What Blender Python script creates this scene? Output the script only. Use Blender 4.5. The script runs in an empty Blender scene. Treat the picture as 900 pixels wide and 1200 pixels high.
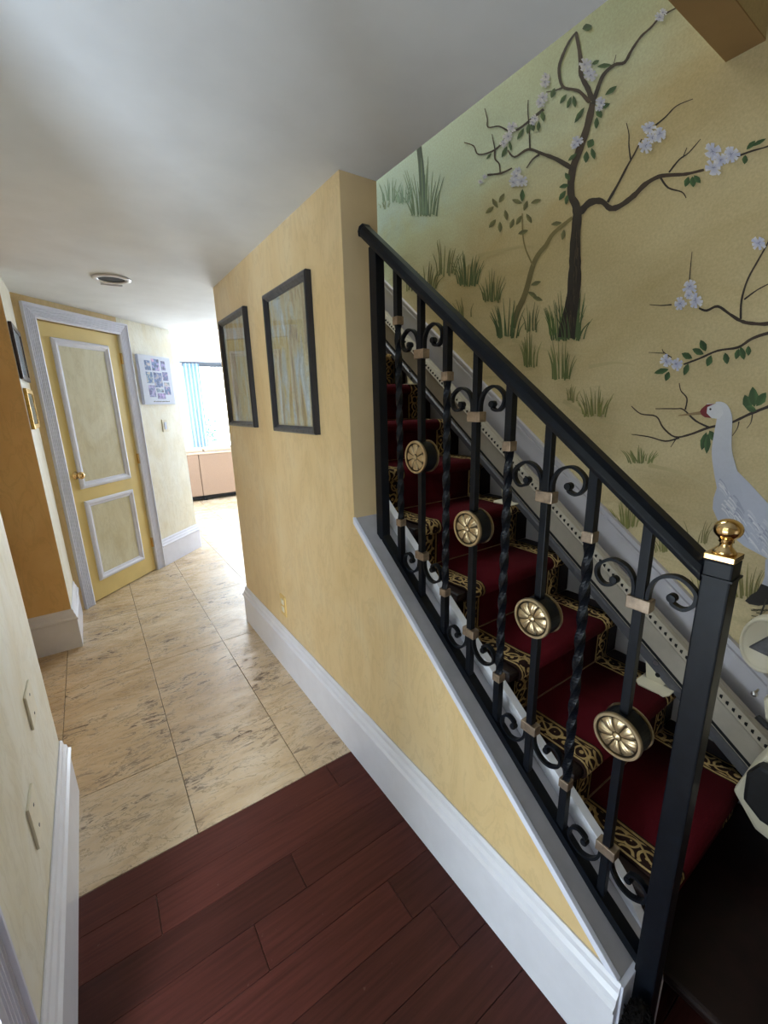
import bpy, math, random
from mathutils import Vector, Matrix
random.seed(7)
sc = bpy.context.scene
C = sc.collection
PI = math.pi

# ------------------------------------------------------------------ camera
CAM_H = 1.5
F_PX = 500.13
YAW, PIT, ROL = .59822, .24844, -.025976
def cam_axes():
    fwd = Vector((math.sin(YAW), math.cos(YAW), 0)); right = Vector((math.cos(YAW), -math.sin(YAW), 0)); up = Vector((0, 0, 1))
    f2 = fwd*math.cos(PIT) - up*math.sin(PIT); u2 = up*math.cos(PIT) + fwd*math.sin(PIT)
    return right*math.cos(ROL) + u2*math.sin(ROL), u2*math.cos(ROL) - right*math.sin(ROL), f2
CR, CU, CF = cam_axes()
cd = bpy.data.cameras.new('camera'); cam = bpy.data.objects.new('camera', cd); C.objects.link(cam)
cam.matrix_world = Matrix.Translation((0, 0, CAM_H)) @ Matrix((CR, CU, -CF)).transposed().to_4x4()
cd.sensor_fit = 'VERTICAL'; cd.sensor_height = 24.0; cd.lens = 24.0*F_PX/1200.0; cd.clip_start = .02
sc.camera = cam

# ------------------------------------------------------------------ world, lights, exposure
wd = bpy.data.worlds.new('world'); sc.world = wd; wd.use_nodes = True
wd.node_tree.nodes['Background'].inputs[0].default_value = (.90, .96, 1.0, 1)
wd.node_tree.nodes['Background'].inputs[1].default_value = 8.0
def area_light(name, loc, target, sx, sy, power, col, spread=PI):
    l = bpy.data.lights.new(name, 'AREA'); l.shape = 'RECTANGLE'; l.size = sx; l.size_y = sy; l.energy = power; l.color = col; l.spread = spread
    o = bpy.data.objects.new(name, l); C.objects.link(o); o.location = loc
    o.rotation_euler = (Vector(target)-Vector(loc)).to_track_quat('-Z', 'Y').to_euler()
    return o
area_light('living_room_side_daylight', (4.9, 6.2, 1.4), (1.0, 4.2, 1.0), 2.6, 2.2, 92, (.76, .88, 1.0))
area_light('living_room_daylight', (3.1, 8.3, 1.1), (.3, 3.0, 1.7), 1.4, 2.0, 200, (.76, .88, 1.0))
area_light('side_room_daylight', (-1.3, -1.22, 1.1), (.768, 1.9, 1.1), .7, 1.4, 105, (.74, .87, 1.0))
area_light('side_room_low_fill', (-2.0, .4, .4), (.768, .7, .7), 1.2, .5, 23, (.74, .87, 1.0))  # added low fill through the doorway for the low wall and ceiling
area_light('rear_fill', (.3, -2.2, 1.0), (.3, 1.0, 1.7), 1.0, 1.8, 2, (.92, .95, 1.0))  # added weak fill behind the camera, no glazed entrance stands there
area_light('upstairs_daylight', (1.26, 2.6, 4.6), (1.26, 1.2, 1.5),  .6, 1.4, 25, (.86, .95, 1.0))
vs = sc.view_settings
vs.view_transform = 'Standard'; vs.look = 'None'; vs.gamma = 1.0; vs.use_curve_mapping = False
vs.exposure = 0.7

# ------------------------------------------------------------------ materials
def new_mat(name):
    m = bpy.data.materials.new(name); m.use_nodes = True
    nt = m.node_tree; b = nt.nodes['Principled BSDF']
    return m, nt, b
def nd(nt, t, **kw):
    n = nt.nodes.new(t)
    for k, v in kw.items(): setattr(n, k, v)
    return n
def rgb(r, g, b):
    f = lambda c: ((c/255+.055)/1.055)**2.4 if c > 10 else c/255/12.92
    return (f(r), f(g), f(b), 1)
def ramp(nt, stops, fac, interp='LINEAR'):
    r = nd(nt, 'ShaderNodeValToRGB'); cr = r.color_ramp; cr.interpolation = interp
    while len(cr.elements) < len(stops): cr.elements.new(.5)
    for e, (p, c) in zip(cr.elements, stops): e.position = p; e.color = c if len(c) == 4 else (*c, 1)
    nt.links.new(fac, r.inputs[0]); return r.outputs[0]
def posn(nt, scale=(1, 1, 1), offs=None, rot=(0, 0, 0)):
    g = nd(nt, 'ShaderNodeNewGeometry'); mp = nd(nt, 'ShaderNodeMapping')
    mp.inputs['Scale'].default_value = scale; mp.inputs['Rotation'].default_value = rot
    if offs is None: nt.links.new(g.outputs['Position'], mp.inputs[0])
    else:
        v = nd(nt, 'ShaderNodeVectorMath', operation='ADD'); nt.links.new(g.outputs['Position'], v.inputs[0]); nt.links.new(offs, v.inputs[1])
        nt.links.new(v.outputs[0], mp.inputs[0])
    return mp.outputs[0]
def noise(nt, vec, scale, detail=4, rough=.55, dist=0):
    n = nd(nt, 'ShaderNodeTexNoise'); n.inputs['Scale'].default_value = scale; n.inputs['Detail'].default_value = detail
    n.inputs['Roughness'].default_value = rough; n.inputs['Distortion'].default_value = dist
    if vec is not None: nt.links.new(vec, n.inputs['Vector'])
    return n.outputs[0]
def mixc(nt, fac, a, b, blend='MIX'):
    m = nd(nt, 'ShaderNodeMix', data_type='RGBA', blend_type=blend)
    for i, v in ((0, fac), (6, a), (7, b)):
        if hasattr(v, 'links'): nt.links.new(v, m.inputs[i])
        else: m.inputs[i].default_value = v
    return m.outputs[2]
def mth(nt, op, a, b=None, clamp=False):
    m = nd(nt, 'ShaderNodeMath', operation=op, use_clamp=clamp)
    for i, v in ((0, a), (1, b)):
        if v is None: continue
        if hasattr(v, 'links'): nt.links.new(v, m.inputs[i])
        else: m.inputs[i].default_value = v
    return m.outputs[0]
def bump(nt, b, h, strength=.2, dist=.01):
    n = nd(nt, 'ShaderNodeBump'); n.inputs['Strength'].default_value = strength; n.inputs['Distance'].default_value = dist
    nt.links.new(h, n.inputs['Height']); nt.links.new(n.outputs[0], b.inputs['Normal'])
def simple(name, col, rough=.5, metal=0, nscale=None, var=.12, bmp=0, spec=None):
    m, nt, b = new_mat(name)
    b.inputs['Roughness'].default_value = rough; b.inputs['Metallic'].default_value = metal
    if spec is not None: b.inputs['Specular IOR Level'].default_value = spec
    if nscale:
        n = noise(nt, posn(nt), nscale)
        lo = tuple(c*(1-var) for c in col[:3]); hi = tuple(min(1, c*(1+var)) for c in col[:3])
        nt.links.new(ramp(nt, [(.3, lo), (.7, hi)], n), b.inputs['Base Color'])
        if bmp: bump(nt, b, n, bmp, .004)
    else: b.inputs['Base Color'].default_value = col
    return m

def faux_wall(name, c1, c2, c3, seed):
    """sponged marble-effect wall paint"""
    m, nt, b = new_mat(name); p = posn(nt)
    ps = posn(nt, (1.6, 1.6, .9))
    n1 = noise(nt, ps, 2.2+seed*.13, 6, .6, .6)
    col = ramp(nt, [(.30, c1), (.52, c2), (.72, c3)], n1)
    n2 = noise(nt, posn(nt, (2.2, 2.2, .7), rot=(.5, .3, 0)), 5, 8, .65, 1.2)
    vein = ramp(nt, [(.455, (0, 0, 0)), (.495, (1, 1, 1)), (.535, (0, 0, 0))], n2)
    col = mixc(nt, mth(nt, 'MULTIPLY', vein, .26), col, tuple(c*.72 for c in c1[:3])+(1,))
    n3 = noise(nt, p, 60, 3)
    col = mixc(nt, mth(nt, 'MULTIPLY', n3, .10), col, (.45, .33, .16, 1))
    nt.links.new(col, b.inputs['Base Color']); b.inputs['Roughness'].default_value = .42
    bump(nt, b, noise(nt, p, 90, 3), .06, .003)
    return m
W_YEL = faux_wall('yellow_glazed_wall', rgb(222, 192, 138), rgb(231, 205, 156), rgb(234, 214, 174), 0)
W_PALE = faux_wall('pale_marbled_wall', rgb(230, 222, 196), rgb(240, 237, 222), rgb(243, 243, 234), 2)
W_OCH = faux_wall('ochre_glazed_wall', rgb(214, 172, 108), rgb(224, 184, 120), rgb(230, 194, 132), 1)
M_PANEL = faux_wall('marbled_door_panel', rgb(208, 198, 160), rgb(222, 217, 190), rgb(230, 228, 208), 3)
CEIL = simple('ceiling_plaster', rgb(226, 230, 236), .75, nscale=4, var=.05, bmp=.06)
LCEIL = simple('living_room_plaster', rgb(236, 238, 242), .8, nscale=4, var=.02)
TRIM = simple('white_gloss_trim', rgb(228, 229, 238), .32, nscale=14, var=.03)
TRIM2 = simple('lilac_white_trim', rgb(230, 233, 250), .35, nscale=14, var=.03)
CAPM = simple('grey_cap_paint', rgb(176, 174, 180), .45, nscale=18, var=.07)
DOORM = simple('cream_door_paint', rgb(232, 208, 140), .38, nscale=6, var=.04)
IRON = simple('black_wrought_iron', (.0032, .0048, .0085, 1), .40, nscale=40, var=.3, bmp=.05, spec=.2)
BRASS = simple('polished_brass', (.78, .55, .26, 1), .16, 1.0, nscale=20, var=.1)
BRONZE = simple('worn_bronze_collar', (.30, .23, .17, 1), .42, .7, nscale=60, var=.3)
BLACK = simple('black_lacquer_frame', (.012, .012, .016, 1), .28, nscale=30, var=.2)
PEWTER = simple('dark_pewter_edge', (.10, .10, .11, 1), .35, .4, nscale=50, var=.3)
DARKW = simple('dark_tread_wood', (.012, .005, .004, 1), .4, nscale=22, var=.3, spec=.2)
HOLE = simple('dark_cavity', (.006, .006, .007, 1), .9, nscale=20, var=.2)
PLASTIC = simple('ivory_plastic', rgb(228, 220, 196), .4, nscale=20, var=.03)
RAILP = simple('beige_rail_aluminium', rgb(176, 168, 154), .42, .15, nscale=30, var=.05)
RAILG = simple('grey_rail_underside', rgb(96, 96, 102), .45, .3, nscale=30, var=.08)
STEEL = simple('brushed_steel', (.55, .55, .56, 1), .3, 1.0, nscale=30, var=.1)
RUBBER = simple('black_vinyl', (.008, .008, .009, 1), .6, nscale=60, var=.3)
SOFA = simple('sand_upholstery', rgb(160, 134, 114), .85, nscale=70, var=.08, bmp=.2)
CUSH = simple('cream_cushion', rgb(206, 186, 164), .85, nscale=40, var=.05)
CURT = simple('pale_blue_curtain', rgb(176, 205, 226), .8, nscale=20, var=.05)
ALU = simple('white_window_frame', rgb(236, 238, 240), .4, nscale=20, var=.02)
DARKBAR = simple('dark_track_metal', rgb(70, 76, 84), .5, nscale=20, var=.1)
LEAF = simple('garden_leaf', rgb(60, 150, 100), .6, nscale=20, var=.3)
GOLDF = simple('gilt_frame', (.55, .34, .07, 1), .35, .6, nscale=40, var=.3)
FUZZ = simple('dark_shaggy_wool', (.005, .0042, .004, 1), .95, nscale=80, var=.5, spec=.05)
GROUT = simple('grey_grout', rgb(120, 104, 84), .9, nscale=40, var=.15)
CANVAS = simple('pale_canvas', rgb(214, 222, 244), .6, nscale=50, var=.02)
MATB = simple('cream_picture_mat', rgb(216, 214, 204), .8, nscale=30, var=.03)

def glass_mat():
    m, nt, b = new_mat('clear_glass_pane')
    out = nt.nodes['Material Output']; nt.nodes.remove(b)
    t = nd(nt, 'ShaderNodeBsdfTransparent'); g = nd(nt, 'ShaderNodeBsdfGlossy'); g.inputs['Roughness'].default_value = .02
    t.inputs[0].default_value = (.96, .98, .98, 1)
    f = nd(nt, 'ShaderNodeLayerWeight'); f.inputs[0].default_value = .5
    fac = mth(nt, 'ADD', mth(nt, 'MULTIPLY', mth(nt, 'POWER', f.outputs['Facing'], 4.0), .55), .03)
    mx = nd(nt, 'ShaderNodeMixShader'); nt.links.new(fac, mx.inputs[0]); nt.links.new(t.outputs[0], mx.inputs[1]); nt.links.new(g.outputs[0], mx.inputs[2])
    nt.links.new(mx.outputs[0], out.inputs[0]); return m
GLASS = glass_mat()

def tile_mat():
    m, nt, b = new_mat('travertine_tile')
    oi = nd(nt, 'ShaderNodeObjectInfo'); cb = nd(nt, 'ShaderNodeCombineXYZ')
    rnd = oi.outputs['Random']
    for i in range(3): nt.links.new(mth(nt, 'MULTIPLY', rnd, 17.0+i*9), cb.inputs[i])
    off = cb.outputs[0]
    base = noise(nt, posn(nt, (1.5, 3.2, 1), off, (0, 0, .25)), 2.4, 6, .6, .5)
    c = ramp(nt, [(.28, rgb(196, 170, 138)), (.5, rgb(220, 198, 166)), (.72, rgb(232, 216, 192))], base)
    tint = ramp(nt, [(0, (1, 1, 1)), (.5, (1.0, .95, .87)), (1, (.96, .95, .95))], rnd)
    c = mixc(nt, 1.0, c, tint, 'MULTIPLY')
    pit = noise(nt, posn(nt, (1.0, 2.6, 1), off, (0, 0, .3)), 14, 9, .72, .8)
    zone = noise(nt, posn(nt, (1, 1.6, 1), off), 2.6, 3, .5)
    zn = ramp(nt, [(.42, (0, 0, 0)), (.62, (1, 1, 1))], zone)
    pm = ramp(nt, [(.515, (0, 0, 0)), (.60, (1, 1, 1))], pit)
    pmz = mth(nt, 'MULTIPLY', pm, mth(nt, 'ADD', mth(nt, 'MULTIPLY', zn, .75), .22))
    c = mixc(nt, pmz, c, rgb(112, 92, 74))
    vn = noise(nt, posn(nt, (.8, 2.4, 1), off, (0, 0, .35)), 4.5, 8, .65, 1.5)
    vm = ramp(nt, [(.485, (0, 0, 0)), (.5, (1, 1, 1)), (.515, (0, 0, 0))], vn)
    c = mixc(nt, mth(nt, 'MULTIPLY', vm, .55), c, rgb(128, 104, 80))
    nt.links.new(c, b.inputs['Base Color'])
    r = mth(nt, 'ADD', mth(nt, 'MULTIPLY', pm, .35), .26); nt.links.new(r, b.inputs['Roughness'])
    bump(nt, b, mth(nt, 'SUBTRACT', 1.0, pmz), .25, .003)
    return m
TILE = tile_mat()
def plank_mat():
    m, nt, b = new_mat('cherry_stained_plank')
    oi = nd(nt, 'ShaderNodeObjectInfo'); cb = nd(nt, 'ShaderNodeCombineXYZ')
    for i in range(3): nt.links.new(mth(nt, 'MULTIPLY', oi.outputs['Random'], 11.0+i*7), cb.inputs[i])
    g = noise(nt, posn(nt, (1.2, 26, 1), cb.outputs[0]), 3.2, 6, .6, .3)
    c = ramp(nt, [(.3, (.062, .017, .013)), (.7, (.105, .030, .022))], g)
    t = ramp(nt, [(0, (.72, .72, .72)), (1, (1.25, 1.2, 1.2))], oi.outputs['Random'])
    c = mixc(nt, 1.0, c, t, 'MULTIPLY')
    dust = ramp(nt, [(.735, (0, 0, 0)), (.77, (1, 1, 1))], noise(nt, posn(nt), 55, 2))
    c = mixc(nt, mth(nt, 'MULTIPLY', dust, .16), c, (.3, .22, .18, 1))
    nt.links.new(c, b.inputs['Base Color']); b.inputs['Roughness'].default_value = .42
    b.inputs['Specular IOR Level'].default_value = .2
    return m
PLANK = plank_mat()
def carpet_mat(name, red):
    m, nt, b = new_mat(name); b.inputs['Roughness'].default_value = .95; b.inputs['Specular IOR Level'].default_value = .1
    pile = noise(nt, posn(nt), 420, 2)
    if red:
        c = ramp(nt, [(.3, (.054, .0026, .005)), (.7, (.080, .004, .008))], pile)
    else:
        uv = nd(nt, 'ShaderNodeUVMap'); uv.uv_map = 'UVMap'
        nz = nd(nt, 'ShaderNodeTexNoise'); nz.inputs['Scale'].default_value = 14; nt.links.new(uv.outputs[0], nz.inputs['Vector'])
        sp = nd(nt, 'ShaderNodeSeparateXYZ'); nt.links.new(uv.outputs[0], sp.inputs[0])
        u, v = sp.outputs[0], sp.outputs[1]      # u across in metres, v along in metres
        vo = nd(nt, 'ShaderNodeTexVoronoi', feature='F1'); vo.inputs['Scale'].default_value = 24; vo.inputs['Randomness'].default_value = .55
        ds = nd(nt, 'ShaderNodeVectorMath', operation='ADD'); sb = nd(nt, 'ShaderNodeVectorMath', operation='SCALE'); sb.inputs['Scale'].default_value = .022
        nt.links.new(nz.outputs[1], sb.inputs[0]); nt.links.new(uv.outputs[0], ds.inputs[0]); nt.links.new(sb.outputs[0], ds.inputs[1]); nt.links.new(ds.outputs[0], vo.inputs['Vector'])
        ring = mth(nt, 'SINE', mth(nt, 'MULTIPLY', vo.outputs['Distance'], 15.0))
        gold = ramp(nt, [(.30, (0, 0, 0)), (.46, (1, 1, 1))], ring)
        vine = mth(nt, 'ABSOLUTE', mth(nt, 'SUBTRACT', mth(nt, 'SUBTRACT', u, .045), mth(nt, 'MULTIPLY', mth(nt, 'SINE', mth(nt, 'MULTIPLY', v, 48.0)), .017)))
        vm = mth(nt, 'LESS_THAN', vine, .0035)
        gold2 = mth(nt, 'MAXIMUM', gold, vm)
        e1 = mth(nt, 'LESS_THAN', mth(nt, 'ABSOLUTE', mth(nt, 'SUBTRACT', u, .078)), .0035)
        e2 = mth(nt, 'LESS_THAN', mth(nt, 'ABSOLUTE', mth(nt, 'SUBTRACT', u, .008)), .003)
        inside = mth(nt, 'MULTIPLY', mth(nt, 'GREATER_THAN', u, .014), mth(nt, 'LESS_THAN', u, .070))
        g = mth(nt, 'MAXIMUM', mth(nt, 'MULTIPLY', gold2, inside), mth(nt, 'MAXIMUM', e1, e2))
        gc = ramp(nt, [(.3, (.30, .19, .065)), (.7, (.46, .33, .15))], noise(nt, uv.outputs[0], 60))
        c = mixc(nt, g, (.020, .009, .007, 1), gc)
    nt.links.new(c, b.inputs['Base Color']); bump(nt, b, pile, .3, .003)
    return m
CARP = carpet_mat('crimson_carpet_field', True); BORD = carpet_mat('scrolled_carpet_border', False)
SEAM = simple('tan_carpet_seam', (.20, .12, .06, 1), .9, nscale=80, var=.2)

def mural_wall():
    m, nt, b = new_mat('mural_ground_wash')
    g = nd(nt, 'ShaderNodeNewGeometry'); sp = nd(nt, 'ShaderNodeSeparateXYZ'); nt.links.new(g.outputs['Position'], sp.inputs[0])
    n1 = noise(nt, posn(nt, (1, 1, 2.2)), 1.8, 6, .6, .6)
    n2 = noise(nt, posn(nt, (1, .8, 1)), 7, 5, .6)
    sand = ramp(nt, [(.3, rgb(196, 176, 130)), (.55, rgb(208, 190, 146)), (.75, rgb(216, 200, 158))], n1)
    green = ramp(nt, [(.3, rgb(196, 208, 182)), (.7, rgb(212, 224, 202))], n1)
    # greenish sky wash: rises with height, falls off towards the foyer
    h = mth(nt, 'SUBTRACT', sp.outputs[2], mth(nt, 'ADD', 2.62, mth(nt, 'MULTIPLY', sp.outputs[1], -.27)))
    h = mth(nt, 'ADD', h, mth(nt, 'MULTIPLY', mth(nt, 'SUBTRACT', n1, .5), .5))
    gf = ramp(nt, [(.0, (0, 0, 0)), (.42, (1, 1, 1))], mth(nt, 'ADD', h, .1))
    near = ramp(nt, [(.55, (0, 0, 0)), (.85, (1, 1, 1))], sp.outputs[1])
    c = mixc(nt, mth(nt, 'MULTIPLY', gf, near), sand, green)
    # teal mist beyond the dunes
    t = mth(nt, 'ADD', mth(nt, 'SUBTRACT', sp.outputs[2], 2.36), mth(nt, 'MULTIPLY', mth(nt, 'SUBTRACT', n2, .5), .35))
    tf = ramp(nt, [(.0, (0, 0, 0)), (.16, (1, 1, 1))], t)
    far = ramp(nt, [(.0, (0, 0, 0)), (1.0, (1, 1, 1))], mth(nt, 'SUBTRACT', sp.outputs[1], 1.15))
    c = mixc(nt, mth(nt, 'MULTIPLY', mth(nt, 'MULTIPLY', tf, far), .95), c, rgb(200, 226, 232))
    # brush streaks
    st = noise(nt, posn(nt, (1, 1.2, 9), rot=(.25, 0, 0)), 2.6, 5, .6, .8)
    sm = ramp(nt, [(.52, (0, 0, 0)), (.66, (1, 1, 1))], st)
    low = ramp(nt, [(.0, (1, 1, 1)), (.35, (0, 0, 0))], mth(nt, 'ADD', mth(nt, 'SUBTRACT', sp.outputs[2], mth(nt, 'MULTIPLY', sp.outputs[1], .78)), -.55))
    c = mixc(nt, mth(nt, 'MULTIPLY', mth(nt, 'MULTIPLY', sm, low), .22), c, rgb(118, 112, 74))
    gr = noise(nt, posn(nt), 130, 4, .7); c = mixc(nt, mth(nt, 'MULTIPLY', ramp(nt, [(.35, (0, 0, 0)), (.7, (1, 1, 1))], gr), .26), c, rgb(120, 104, 66))
    nt.links.new(c, b.inputs['Base Color']); b.inputs['Roughness'].default_value = .6
    bump(nt, b, gr, .05, .002); return m
MURAL = mural_wall()
def paint_mat():
    m, nt, b = new_mat('mural_brush_paint'); a = nd(nt, 'ShaderNodeVertexColor'); a.layer_name = 'Col'
    n = noise(nt, posn(nt), 120, 3)
    nt.links.new(mixc(nt, mth(nt, 'MULTIPLY', n, .12), a.outputs[0], (.02, .02, .015, 1)), b.inputs['Base Color']); b.inputs['Roughness'].default_value = .65
    return m
PAINT = paint_mat()
def art_mat(name, seed):
    m, nt, b = new_mat(name); g = nd(nt, 'ShaderNodeNewGeometry'); sp = nd(nt, 'ShaderNodeSeparateXYZ'); nt.links.new(g.outputs['Position'], sp.inputs[0])
    p = posn(nt, (1, 5, 1.1)); cbx = nd(nt, 'ShaderNodeVectorMath', operation='ADD'); cbx.inputs[1].default_value = (seed, seed*2, 0); nt.links.new(p, cbx.inputs[0])
    n1 = noise(nt, cbx.outputs[0], 3.0, 6, .65, .8)
    c = ramp(nt, [(.28, rgb(96, 104, 120)), (.40, rgb(176, 150, 116)), (.5, rgb(206, 190, 150)), (.60, rgb(190, 196, 200)), (.70, rgb(228, 230, 236))], n1)
    n2 = noise(nt, posn(nt, (1, 2, 1)), 9, 4); rd = ramp(nt, [(.64, (0, 0, 0)), (.72, (1, 1, 1))], n2)
    c = mixc(nt, mth(nt, 'MULTIPLY', rd, .5), c, rgb(190, 110, 76))
    n3 = noise(nt, posn(nt), 30, 4, .6, 1.0); ln = ramp(nt, [(.475, (0, 0, 0)), (.5, (1, 1, 1)), (.525, (0, 0, 0))], n3)
    c = mixc(nt, mth(nt, 'MULTIPLY', ln, .35), c, rgb(70, 70, 66))
    nt.links.new(c, b.inputs['Base Color']); b.inputs['Roughness'].default_value = .7; return m
def snap_mat(i):
    m, nt, b = new_mat('snapshot_print'); rr = random.Random(40+i)
    cs = [rgb(rr.randint(40, 80), rr.randint(50, 90), rr.randint(100, 150)), rgb(rr.randint(90, 130), rr.randint(110, 160), rr.randint(160, 200)), rgb(rr.randint(170, 215), rr.randint(160, 205), rr.randint(190, 225))]
    n = noise(nt, posn(nt), 26+i, 3, .6)
    nt.links.new(ramp(nt, [(.38, cs[0]), (.5, cs[1]), (.62, cs[2])], n), b.inputs['Base Color']); return m

# ------------------------------------------------------------------ mesh helpers
def wloc(o):
    v = Vector((0, 0, 0))
    while o is not None: v += o.location; o = o.parent
    return v
class MB:
    def __init__(s): s.v = []; s.f = []; s.uv = None; s.col = None
    def add(s, vs, fs):
        n = len(s.v); s.v += [Vector(p) for p in vs]; s.f += [tuple(i+n for i in f) for f in fs]; return s
    def box(s, x0, x1, y0, y1, z0, z1):
        return s.add([(x0, y0, z0), (x1, y0, z0), (x1, y1, z0), (x0, y1, z0), (x0, y0, z1), (x1, y0, z1), (x1, y1, z1), (x0, y1, z1)],
                     [(0, 3, 2, 1), (4, 5, 6, 7), (0, 1, 5, 4), (1, 2, 6, 5), (2, 3, 7, 6), (3, 0, 4, 7)])
    def hexa(s, p):     # eight points ordered like box
        return s.add(p, [(0, 3, 2, 1), (4, 5, 6, 7), (0, 1, 5, 4), (1, 2, 6, 5), (2, 3, 7, 6), (3, 0, 4, 7)])
    def prism_x(s, poly, x0, x1):       # poly of (y,z)
        n = len(poly)
        return s.add([(x0, y, z) for y, z in poly]+[(x1, y, z) for y, z in poly],
                     [tuple(range(n-1, -1, -1)), tuple(range(n, 2*n))]+[(i, (i+1) % n, n+(i+1) % n, n+i) for i in range(n)])
    def prism_z(s, poly, z0, z1):       # poly of (x,y)
        n = len(poly)
        return s.add([(x, y, z0) for x, y in poly]+[(x, y, z1) for x, y in poly],
                     [tuple(range(n-1, -1, -1)), tuple(range(n, 2*n))]+[(i, (i+1) % n, n+(i+1) % n, n+i) for i in range(n)])
    def loft(s, rings, closed=True, caps=True):
        n = len(rings[0]); vs = [p for r in rings for p in r]; fs = []
        for a in range(len(rings)-1):
            for i in range(n if closed else n-1):
                j = (i+1) % n; fs.append((a*n+i, a*n+j, (a+1)*n+j, (a+1)*n+i))
        if caps and closed: fs.append(tuple(range(n-1, -1, -1))); fs.append(tuple((len(rings)-1)*n+i for i in range(n)))
        return s.add(vs, fs)
    def lathe(s, prof, o, axis='z', n=20):   # prof of (r,h)
        o = Vector(o); rings = []
        for r, h in prof:
            ring = []
            for i in range(n):
                a = 2*PI*i/n; c, d = r*math.cos(a), r*math.sin(a)
                ring.append(o+(Vector((c, d, h)) if axis == 'z' else Vector((h, c, d)) if axis == 'x' else Vector((d, h, c))))
            rings.append(ring)
        return s.loft(rings)
    def tube(s, pts, r, n=8):
        pts = [Vector(p) for p in pts]; rings = []
        for i, p in enumerate(pts):
            t = (pts[min(i+1, len(pts)-1)]-pts[max(i-1, 0)]).normalized()
            a = t.cross(Vector((0, 0, 1)));  a = a.normalized() if a.length > .05 else Vector((1, 0, 0))
            b = t.cross(a).normalized(); rr = r[i] if isinstance(r, (list, tuple)) else r
            rings.append([p+a*rr*math.cos(2*PI*k/n)+b*rr*math.sin(2*PI*k/n) for k in range(n)])
        return s.loft(rings)
    def build(s, name, mat, parent=None, smooth=False, bevel=0):
        me = bpy.data.meshes.new(name); o = bpy.data.objects.new(name, me); C.objects.link(o)
        off = Vector((0, 0, 0))
        if parent is not None: o.parent = parent; off = wloc(parent)
        me.from_pydata([tuple(v-off) for v in s.v], [], s.f)
        import bmesh
        bm = bmesh.new(); bm.from_mesh(me)
        if s.col is None: bmesh.ops.recalc_face_normals(bm, faces=bm.faces)
        if bevel:
            es = [e for e in bm.edges if len(e.link_faces) == 2 and e.calc_face_angle(0) > .6]
            bmesh.ops.bevel(bm, geom=es, offset=bevel, segments=2, affect='EDGES', profile=.6)
        bm.to_mesh(me); bm.free()
        if s.uv is not None:
            ul = me.uv_layers.new(name='UVMap')
            for l in me.loops: ul.data[l.index].uv = s.uv[l.vertex_index]
        if s.col is not None:
            ca = me.color_attributes.new('Col', 'FLOAT_COLOR', 'POINT')
            for i, c in enumerate(s.col): ca.data[i].color = c
        me.materials.append(mat)
        if smooth:
            for p in me.polygons: p.use_smooth = True
        return o
def empty(name, loc):
    o = bpy.data.objects.new(name, None); C.objects.link(o); o.location = loc; o.empty_display_size = .05; return o
def tag(o, label, cat, group=None):
    o['label'] = label; o['category'] = cat
    if group: o['group'] = group
    return o
def struct(o, label=None):
    o['kind'] = 'structure'
    if label: o['label'] = label
    return o
def catmull(pts, sub=5):
    P = [pts[0]]+list(pts)+[pts[-1]]; out = []
    for i in range(1, len(P)-2):
        p0, p1, p2, p3 = P[i-1], P[i], P[i+1], P[i+2]
        for k in range(sub):
            t = k/sub; out.append(tuple(.5*((2*b)+(-a+c)*t+(2*a-5*b+4*c-d)*t*t+(-a+3*b-3*c+d)*t**3) for a, b, c, d in zip(p0, p1, p2, p3)))
    out.append(tuple(pts[-1])); return out
def sweep_floor(mb, prof, path, z0=0):
    """profile of (offset, z) carried along a floor path of (x,y), offset to the left of travel, mitred"""
    n = len(path); rings = []
    for i, p in enumerate(path):
        p = Vector(p)
        d0 = (p-Vector(path[i-1])).normalized() if i > 0 else None
        d1 = (Vector(path[i+1])-p).normalized() if i < n-1 else None
        n0 = Vector((-d0.y, d0.x)) if d0 else None; n1 = Vector((-d1.y, d1.x)) if d1 else None
        if n0 is None: m = n1
        elif n1 is None: m = n0
        else: m = (n0+n1); m = m/ (m.dot(n0))
        rings.append([Vector((p.x+m.x*t, p.y+m.y*t, z0+z)) for t, z in prof])
    return mb.loft(rings)
BBP = [(0, 0), (.020, 0), (.020, .192), (.027, .199), (.027, .208), (.019, .216), (.017, .232), (.010, .243), (.009, .258), (.004, .268), (0, .268)]

# ------------------------------------------------------------------ setting
XR, XE = .768, .905            # hall face and stair face of the dividing wall
YT, YF = 1.325, 2.885          # where the full-height wall begins, and its far end
ZC, ZC2 = 2.199, 2.257         # near and far hall ceilings
XM = 1.615                     # painted stairwell wall
XL = -.275                     # near left wall
SL, SB = .78, .0596            # slope of the low wall
zs = lambda y: SL*y+SB
DIAG = [(-.75, 1.60), (.905, 2.99)]

# floor with stone tiles and planks
fl = struct(MB().box(-3.2, 5.2, -2.4, 9.0, -.10, -.012).build('floor', GROUT), 'pale travertine and dark cherry plank floor')
tile_cache = {}
def tile(x0, x1, y0, y1):
    g = .0013; w, d = round(x1-x0-2*g, 4), round(y1-y0-2*g, 4)
    if (w, d) not in tile_cache:
        o = MB().box(0, w, 0, d, -.012, 0).build('tile', TILE, fl, bevel=.0015); tile_cache[(w, d)] = o.data
    else:
        o = bpy.data.objects.new('tile', tile_cache[(w, d)]); C.objects.link(o); o.parent = fl
    o.location = (x0+g, y0+g, 0)
ys = [1.41, 1.845, 2.72, 3.595, 4.47, 5.345, 6.22, 7.095, 7.97, 8.845]
for i in range(-2, 9):
    x0 = .105+.425*i
    for a, b in zip(ys[:-1], ys[1:]):
        if i in (-2, -1, 0, 1) or a > 2.6:
            if i == -2 and b > 4.5: continue
            tile(x0, x0+.425, a, b)
plank_cache = {}
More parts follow.
